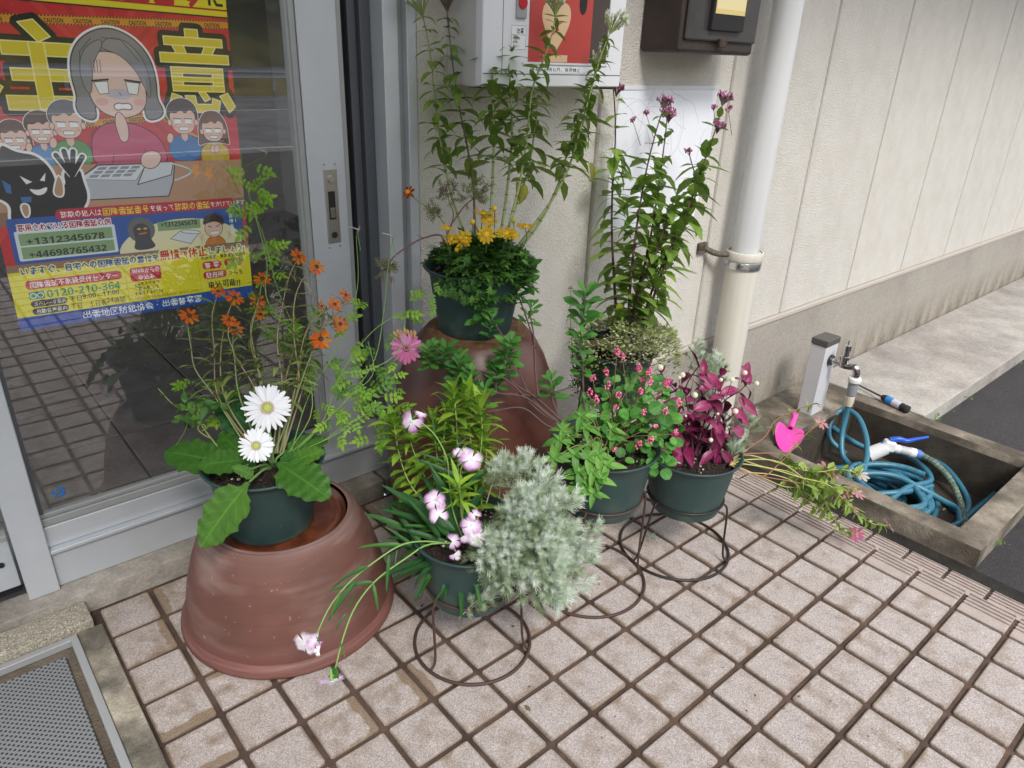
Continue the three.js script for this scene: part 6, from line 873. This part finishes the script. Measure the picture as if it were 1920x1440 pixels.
// ----- gerbera pot: gerbera, orange zinnia, jasmine vine, small trailing sprig -----
{
  const c = POT.A, d = c.d, b = new Plant('gerbera_plant', 'gerbera with two large white daisies and broad lobed green leaves', 'plant', [c.x, c.top, c.z]);
  const big = (L) => leafGeo({ n: 26, w: .52, shape: 'lobed', droop: L, fold: .10, wave: .02, m: 3 }), gs = [big(.35), big(.7), big(1.0), big(.15)];
  const gt = veinTex(6, .20, 1.3), lv = [lm(.05, .15, .03, gt, .4, .25), lm(.075, .19, .035, gt, .4, .25), lm(.045, .165, .05, gt, .4, .25), lm(.035, .13, .055, gt, .45, .2)], st = sm(.17, .30, .09);
  for (const [x, y, ex, ey, d0, d1, w, m, g] of [[420, 872, 302, 838, -.02, -.03, 1.2, 0, 1], [460, 862, 374, 868, -.07, -.10, 1.3, 0, 0], [482, 885, 415, 830, -.03, .02, 1.05, 0, 3], [466, 905, 372, 1018, -.12, -.15, 1.15, 1, 0], [520, 868, 608, 920, -.06, -.11, 1.3, 0, 0], [545, 870, 600, 850, -.05, -.07, 1.1, 1, 2], [530, 850, 610, 822, .0, .01, .95, 0, 1], [500, 835, 410, 758, .02, .06, 1.15, 3, 3], [488, 830, 428, 752, .04, .08, 1.1, 2, 3], [515, 860, 545, 795, .02, .05, .8, 2, 3], [478, 895, 440, 878, -.09, -.12, 1.1, 1, 1], [470, 868, 395, 812, .02, .05, .5, 3, 1], [520, 870, 568, 850, -.02, -.03, .8, 2, 1], [470, 880, 455, 900, -.09, -.1, .9, 1, 2]]) { const p = at(x, y, d + d0), e = at(ex, ey, d + d1); b.place('leaf', gs[g], lv[m], p, e.clone().sub(p).add(V(0, g * .01, 0)), toCam(p).multiplyScalar(.75).add(V(0, .6, 0)), [e.distanceTo(p) * 1.08, e.distanceTo(p), e.distanceTo(p) * w * 1.05]); b.stem([p, p.clone().lerp(V(c.x + .01, c.top, c.z + .02), .6).add(V(0, .006, 0)), V(c.x + .01, c.top - .005, c.z + .02)], .0022, .0026, st, 6); }
  const wp = [[.88, .89, .92], [.84, .85, .89]].map((q) => phy({ color: L3(...q), roughness: .75, transmission: .2, thickness: 0, specularIntensity: .3, side: THREE.DoubleSide }));
  for (const [x, y, r, n] of [[501, 765, 45, 23], [480, 836, 33, 24]]) {
    const dd = d - (n === 23 ? .05 : .09), p = at(x, y, dd), face = toCam(p).add(V(.05, .18, 0)).normalize(), R = r / FOC * dd, f = daisy(b, 'flower', p, face, R, { n, w: .21, petal: wp, disk: sm(.42, .50, .12), diskR: .19, cup: .10, two: n === 23 ? 1.35 : 1.6, geoN: 6 }), q = [];
    for (let k = 0; k < 40; k++) { const a = k * 2.4; q.push(taper([V(Math.cos(a) * R * .19, R * .07, Math.sin(a) * R * .19), V(Math.cos(a) * R * .27, R * .13, Math.sin(a) * R * .27)], R * .02, R * .012, 1, 4)); } part(f, 'florets', merge(q), sm(.66, .52, .30));
    b.stem([p.clone().addScaledVector(face, -.004), p.clone().addScaledVector(face, -.03).add(V(0, -.02, 0)), p.clone().lerp(V(c.x + .012, c.top, c.z + .02), .6), V(c.x + .012, c.top - .005, c.z + .02)], .0026, .003, st, 14);
  }
}
{
  const c = POT.A, d = c.d, b = new Plant('orange_zinnia', 'airy narrow leaved zinnia with many small orange flowers before the dark glass', 'plant', [c.x, c.top, c.z - .03]);
  const st = sm(.30, .24, .13), stG = sm(.22, .28, .11), lv = [lm(.24, .33, .14), lm(.30, .38, .19), lm(.19, .28, .11), lm(.42, .44, .26)], op = [lm(.86, .20, .006, VT.none, .55, .25), lm(.82, .26, .008, VT.none, .55, .25), lm(.86, .15, .006, VT.none, .55, .25)], dk = sm(.06, .025, .012);
  const S = [[d, 470, 850, 400, 740, 365, 690, 358, 650, 350, 600], [d + .03, 480, 850, 408, 740, 402, 660, 398, 590, 407, 555], [d + .02, 485, 850, 420, 740, 415, 650, 430, 580, 440, 562], [d - .01, 490, 850, 447, 735, 438, 660, 428, 630, 430, 606], [d + .01, 490, 850, 480, 735, 440, 665, 436, 640, 440, 618], [d + .04, 500, 850, 490, 730, 475, 650, 470, 610, 484, 575], [d + .05, 505, 850, 492, 720, 470, 640, 485, 560, 492, 528], [d + .02, 520, 850, 530, 730, 520, 640, 530, 570, 545, 510, 560, 484], [d, 515, 850, 560, 720, 552, 640, 553, 560, 570, 520, 592, 505], [d + .03, 525, 850, 550, 740, 568, 660, 582, 600, 598, 578], [d + .01, 530, 850, 555, 720, 575, 620, 600, 590, 625, 573], [d + .05, 530, 850, 570, 720, 600, 620, 640, 580, 648, 555], [d - .02, 525, 850, 560, 730, 590, 650, 596, 640, 602, 636], [d + .04, 510, 850, 530, 735, 560, 640, 590, 615, 636, 606]];
  S.forEach(([dd, ...l], k) => { const s = b.stem(pxd(d, dd, ...l), .0021, .0011, k % 3 ? st : stG, 22); whorls(b, s, { t0: .42, t1: .96, gap: .026, k: 3, len: [.036, .060], geos: G.narrow, mats: lv, spread: .85, sag: .2, small: .7 }); if (k % 2) whorls(b, s, { t0: .6, t1: .96, gap: .045, k: 2, len: [.025, .045], geos: G.lance, mats: lv, spread: .7, sag: .2, small: .7 }); });
  for (const [x, y, r, fx, fy, dd] of [[355, 592, 19, .5, .8, 0], [409, 546, 14, .3, 1, .03], [440, 558, 18, .5, .8, .02], [429, 600, 14, .4, .9, -.01], [440, 614, 17, .3, .5, .01], [483, 565, 16, .1, .3, .04], [488, 589, 13, .1, .1, .04], [492, 522, 18, .0, 1.5, .05], [560, 481, 17, .8, .6, .02], [594, 500, 17, .7, .6, 0], [603, 574, 11, 1.2, .2, .03], [628, 570, 14, .5, .3, .01], [648, 553, 15, 1.1, .4, .05], [638, 607, 17, .5, .1, .04], [602, 636, 21, .1, .9, -.02]]) { const p = at(x, y, d + dd), face = toCam(p).multiplyScalar(.8).add(V(fx * .7, fy * .7, 0)).normalize(); daisy(b, 'flower', p, face, r / FOC * d * 1.02, { n: 9, w: .46, petal: op, disk: dk, diskR: .24, cup: .08 }); }
}
{
  const c = POT.A, d = c.d, b = new Plant('jasmine_vine', 'thin trailing vine with small yellow green divided leaves and a few white stars', 'plant', [c.x + .06, c.top, c.z - .05]);
  const st = sm(.17, .30, .07), lv = [lm(.20, .40, .05), lm(.26, .46, .06), lm(.14, .31, .05), lm(.10, .24, .05)];
  const comp = [0, 1].map((k) => merge([leafGeo({ n: 5, w: .5, shape: 'ovate', droop: .4, m: 1 }).scale(.34, .34, .34).translate(.66, 0, 0), taper([V(0, 0, 0), V(.62, .01, 0)], .012, .008, 2, 3), ...[.22, .42, .58].flatMap((t, i) => [-1, 1].map((s) => leafGeo({ n: 4, w: .56, shape: 'ovate', droop: .4, m: 1 }).scale(.22 + .03 * i, .25, .22 + .03 * i).rotateY(-s * (1.15 + .12 * k)).translate(t, 0, 0)))]));
  const S = [[d + .06, 548, 852, 600, 800, 640, 700, 700, 620, 760, 580], [d + .08, 540, 850, 585, 770, 560, 640, 520, 540, 490, 430, 462, 380, 432, 330, 425, 300], [d + .06, 550, 850, 620, 820, 680, 780, 740, 760], [d + .1, 545, 850, 580, 740, 640, 640, 670, 540, 668, 440], [d + .12, 560, 840, 640, 760, 700, 680, 720, 580, 730, 480, 738, 446], [d + .05, 545, 850, 610, 790, 660, 740, 700, 700, 690, 640], [d + .1, 480, 840, 420, 760, 390, 730, 360, 715], [d + .06, 640, 700, 700, 690, 745, 660, 760, 600], [d + .08, 560, 640, 500, 560, 500, 490, 455, 320, 452, 285], [d + .06, 560, 850, 600, 830, 650, 800, 660, 830]];
  S.forEach(([dd, ...l]) => { const pts = pxd(d, dd, ...l); for (const p of pts) keepOff(p, -.785); b.stem(pts, .0013, .0007, st, 24); });
  const put = (x, y, n, s, dd) => { for (let k = 0; k < n; k++) { const p = at(x + rr(-s, s), y + rr(-s, s), d + dd + rr(-.03, .03)); p.z = Math.max(p.z, -.77); if (y > 620 && rnd() < .22) continue; b.place('leaf', pick(comp), y < 620 ? lv[rnd() < .5 ? 0 : 1] : pick(lv), p, V(rr(-1, 1), rr(-.7, .4), rr(-.1, .5)), toCam(p).add(V(0, .4, 0)).add(jit(.4)), rr(.036, .060)); } };
  for (const [x, y, n, s, dd] of [[395, 308, 2, 12, .08], [430, 312, 3, 14, .08], [456, 335, 3, 12, .08], [425, 365, 2, 10, .08], [460, 372, 3, 10, .08], [450, 405, 2, 9, .08], [475, 410, 2, 9, .08], [500, 462, 3, 12, .08], [455, 465, 2, 10, .08], [520, 455, 2, 10, .08], [505, 510, 3, 14, .08], [480, 575, 2, 12, .08], [520, 585, 2, 12, .08], [535, 640, 6, 18, .07], [560, 590, 3, 14, .07], [600, 700, 6, 22, .06], [640, 690, 8, 26, .06], [660, 720, 10, 30, .06], [690, 690, 8, 28, .08], [715, 730, 7, 24, .08], [640, 760, 9, 28, .06], [600, 775, 7, 22, .05], [680, 775, 9, 26, .06], [720, 790, 5, 18, .07], [632, 812, 3, 12, .05], [700, 810, 3, 12, .06], [740, 680, 5, 22, .1], [730, 620, 3, 16, .1], [760, 590, 3, 14, .12], [700, 640, 4, 20, .1], [770, 560, 2, 12, .13], [690, 560, 2, 12, .1], [380, 735, 4, 16, .1], [360, 715, 3, 12, .1], [420, 770, 5, 20, .08], [455, 725, 3, 12, .08], [570, 680, 4, 16, .08], [650, 610, 2, 10, .1]]) put(x, y, n, s, dd);
  for (let k = 0; k < 5; k++) { const p = at(808 + rr(-6, 8), 525 + k * 11, POT.J.d - .12); b.place('leaf', comp[0], lv[2], p, V(rr(-.5, .5), -.6, .3), toCam(p), .035); }
  for (const [x, y] of [[453, 272], [670, 430], [736, 443]]) { const p = at(x, y, d + .1); p.z = Math.max(p.z, -.75); const f = b.group('white_flower', p, V(.75, -.35, .2), V(.3, .2, .9), .8), wm = lm(.78, .76, .76, VT.none); part(f, 'flower_tube', taper([V(-.03, -.004, 0), V(-.012, 0, 0), V(0, 0, 0)], .0012, .0022, 5, 6), wm); for (let k = 0; k < 5; k++) { const m = part(f, 'petal', G.ovate[2], wm); m.scale.setScalar(.015); orient(m, V(.6, Math.cos(k * 1.257), Math.sin(k * 1.257)), V(1, 0, 0)); } b.stem([p.clone().add(V(.002, -.008, -.004)), at(x + 6, y + 40, d + .1)], .0007, .0009, st, 5); }
}
{
  const c = POT.A, d = c.d, b = new Plant('small_leaf_sprig', 'curling sprig with tiny rounded leaves arching left out of the gerbera pot', 'plant', [c.x - .06, c.top, c.z]);
  const st = sm(.24, .28, .08), lv = [lm(.10, .23, .07), lm(.16, .31, .09), lm(.06, .16, .06)];
  const s = b.stem(pxd(d, d - .04, 440, 880, 418, 850, 396, 822, 380, 800, 366, 770, 340, 768, 318, 752, 305, 738, 296, 728), .0022, .0009, st, 26); whorls(b, s, { t0: .45, t1: 1, gap: .011, k: 2, len: [.014, .024], geos: G.ovate, mats: lv, spread: .8, sag: .1, small: .35 });
  b.stem(pxd(d - .02, d - .02, 396, 822, 384, 816, 372, 806, 372, 798, 382, 796, 386, 804, 378, 808), .0015, .001, st, 20);
  for (let k = 0; k < 34; k++) { const p = at(rr(335, 412), rr(752, 800), d - .01 + rr(-.03, .03)); b.place('leaf', pick(G.ovate), pick(lv), p, jit(1).add(V(0, .1, 0)), toCam(p).add(V(0, .6, 0)), rr(.016, .030)); }
  b.stem(pxd(d, d, 350, 770, 350, 800, 330, 835), .0006, .0004, st, 8);
}
// ----- weeds along the basin and fallen scraps on the tiles -----
{
  const g = G.tiny[0], l = [], o = new THREE.Object3D(), wm = lm(.14, .28, .05, VT.none), add = (x, y, z) => { for (let q = 0; q < 7; q++) { o.position.set(x + rr(-.02, .02), y + rr(0, .014), z + rr(-.02, .02)); orient(o, V(rr(-1, 1), rr(.2, 1), rr(-1, 1)), UP); o.scale.setScalar(rr(.009, .019)); o.updateMatrix(); l.push(g.clone().applyMatrix4(o.matrix)); } };
  for (let k = 0; k < 20; k++) add(1.84 + 1.1 * rnd() ** .8, -.362, .325 + rr(0, .03)); for (let k = 0; k < 6; k++) add(2.8 + rr(0, 1.4), -.362, -.215); for (let k = 0; k < 3; k++) add(2.76 + rr(0, .03), -.362, -.2 + rr(0, .3));
  const w = part(scene, 'weeds', merge(l), wm); w.userData = { label: 'small green weeds in the joint between basin, paving and asphalt', category: 'weeds', kind: 'stuff' };
  { const q = [], f = []; for (let k = 0; k < 46; k++) { const inB = k < 30, x = inB ? rr(1.93, 2.62) : rr(-.1, 1.0), z = inB ? rr(-.49, .19) : rr(-.6, .3); o.position.set(x, inB ? -.541 : .0025, z); o.rotation.set(rr(-.3, .3), rr(0, 6), 0); o.scale.setScalar(inB ? rr(.014, .03) : rr(.009, .016)); o.updateMatrix(); (k % 3 ? q : f).push(pick(G.ovate).clone().applyMatrix4(o.matrix)); } const a = part(scene, 'dead_leaves', merge(q), sm(.13, .085, .04)), b2 = part(scene, 'fallen_petals', merge(f), sm(.42, .30, .22)); a.userData = { label: 'curled brown dead leaves on the basin bottom and the tiles', category: 'dead leaves', kind: 'stuff' }; b2.userData = { label: 'pale withered petals lying in the basin and on the tiles', category: 'petals', kind: 'stuff' }; }
  const scraps = [], dryM = sm(.10, .07, .04); for (let k = 0; k < 60; k++) { const x = rr(-.1, 1.0), z = rr(-.45, .55); o.position.set(x, .0016, z); o.rotation.set(rr(-.2, .2), rr(0, 6), 0); o.scale.setScalar(rr(.003, .008)); o.updateMatrix(); scraps.push(g.clone().applyMatrix4(o.matrix)); }
  const s = part(scene, 'plant_litter', merge(scraps), dryM); s.userData = { label: 'tiny dry plant scraps scattered over the tiled porch floor', category: 'litter', kind: 'stuff' };
  const tr = thing('fallen_sprig', 'little grey green sprig fallen on a tile inside the black stand ring', 'sprig', flat(1218, 1008, .004).toArray()); for (let k = 0; k < 5; k++) { const m = part(tr, 'leaf', feather[k % 4], silver[k % 3]); m.scale.setScalar(.016); m.rotation.y = k * 1.3; m.position.y = .004; }
}
for (const p of PLANTS) for (const [m, l] of p.over) p.bulk('leaves', l, m);
renderer.render(scene, camera);
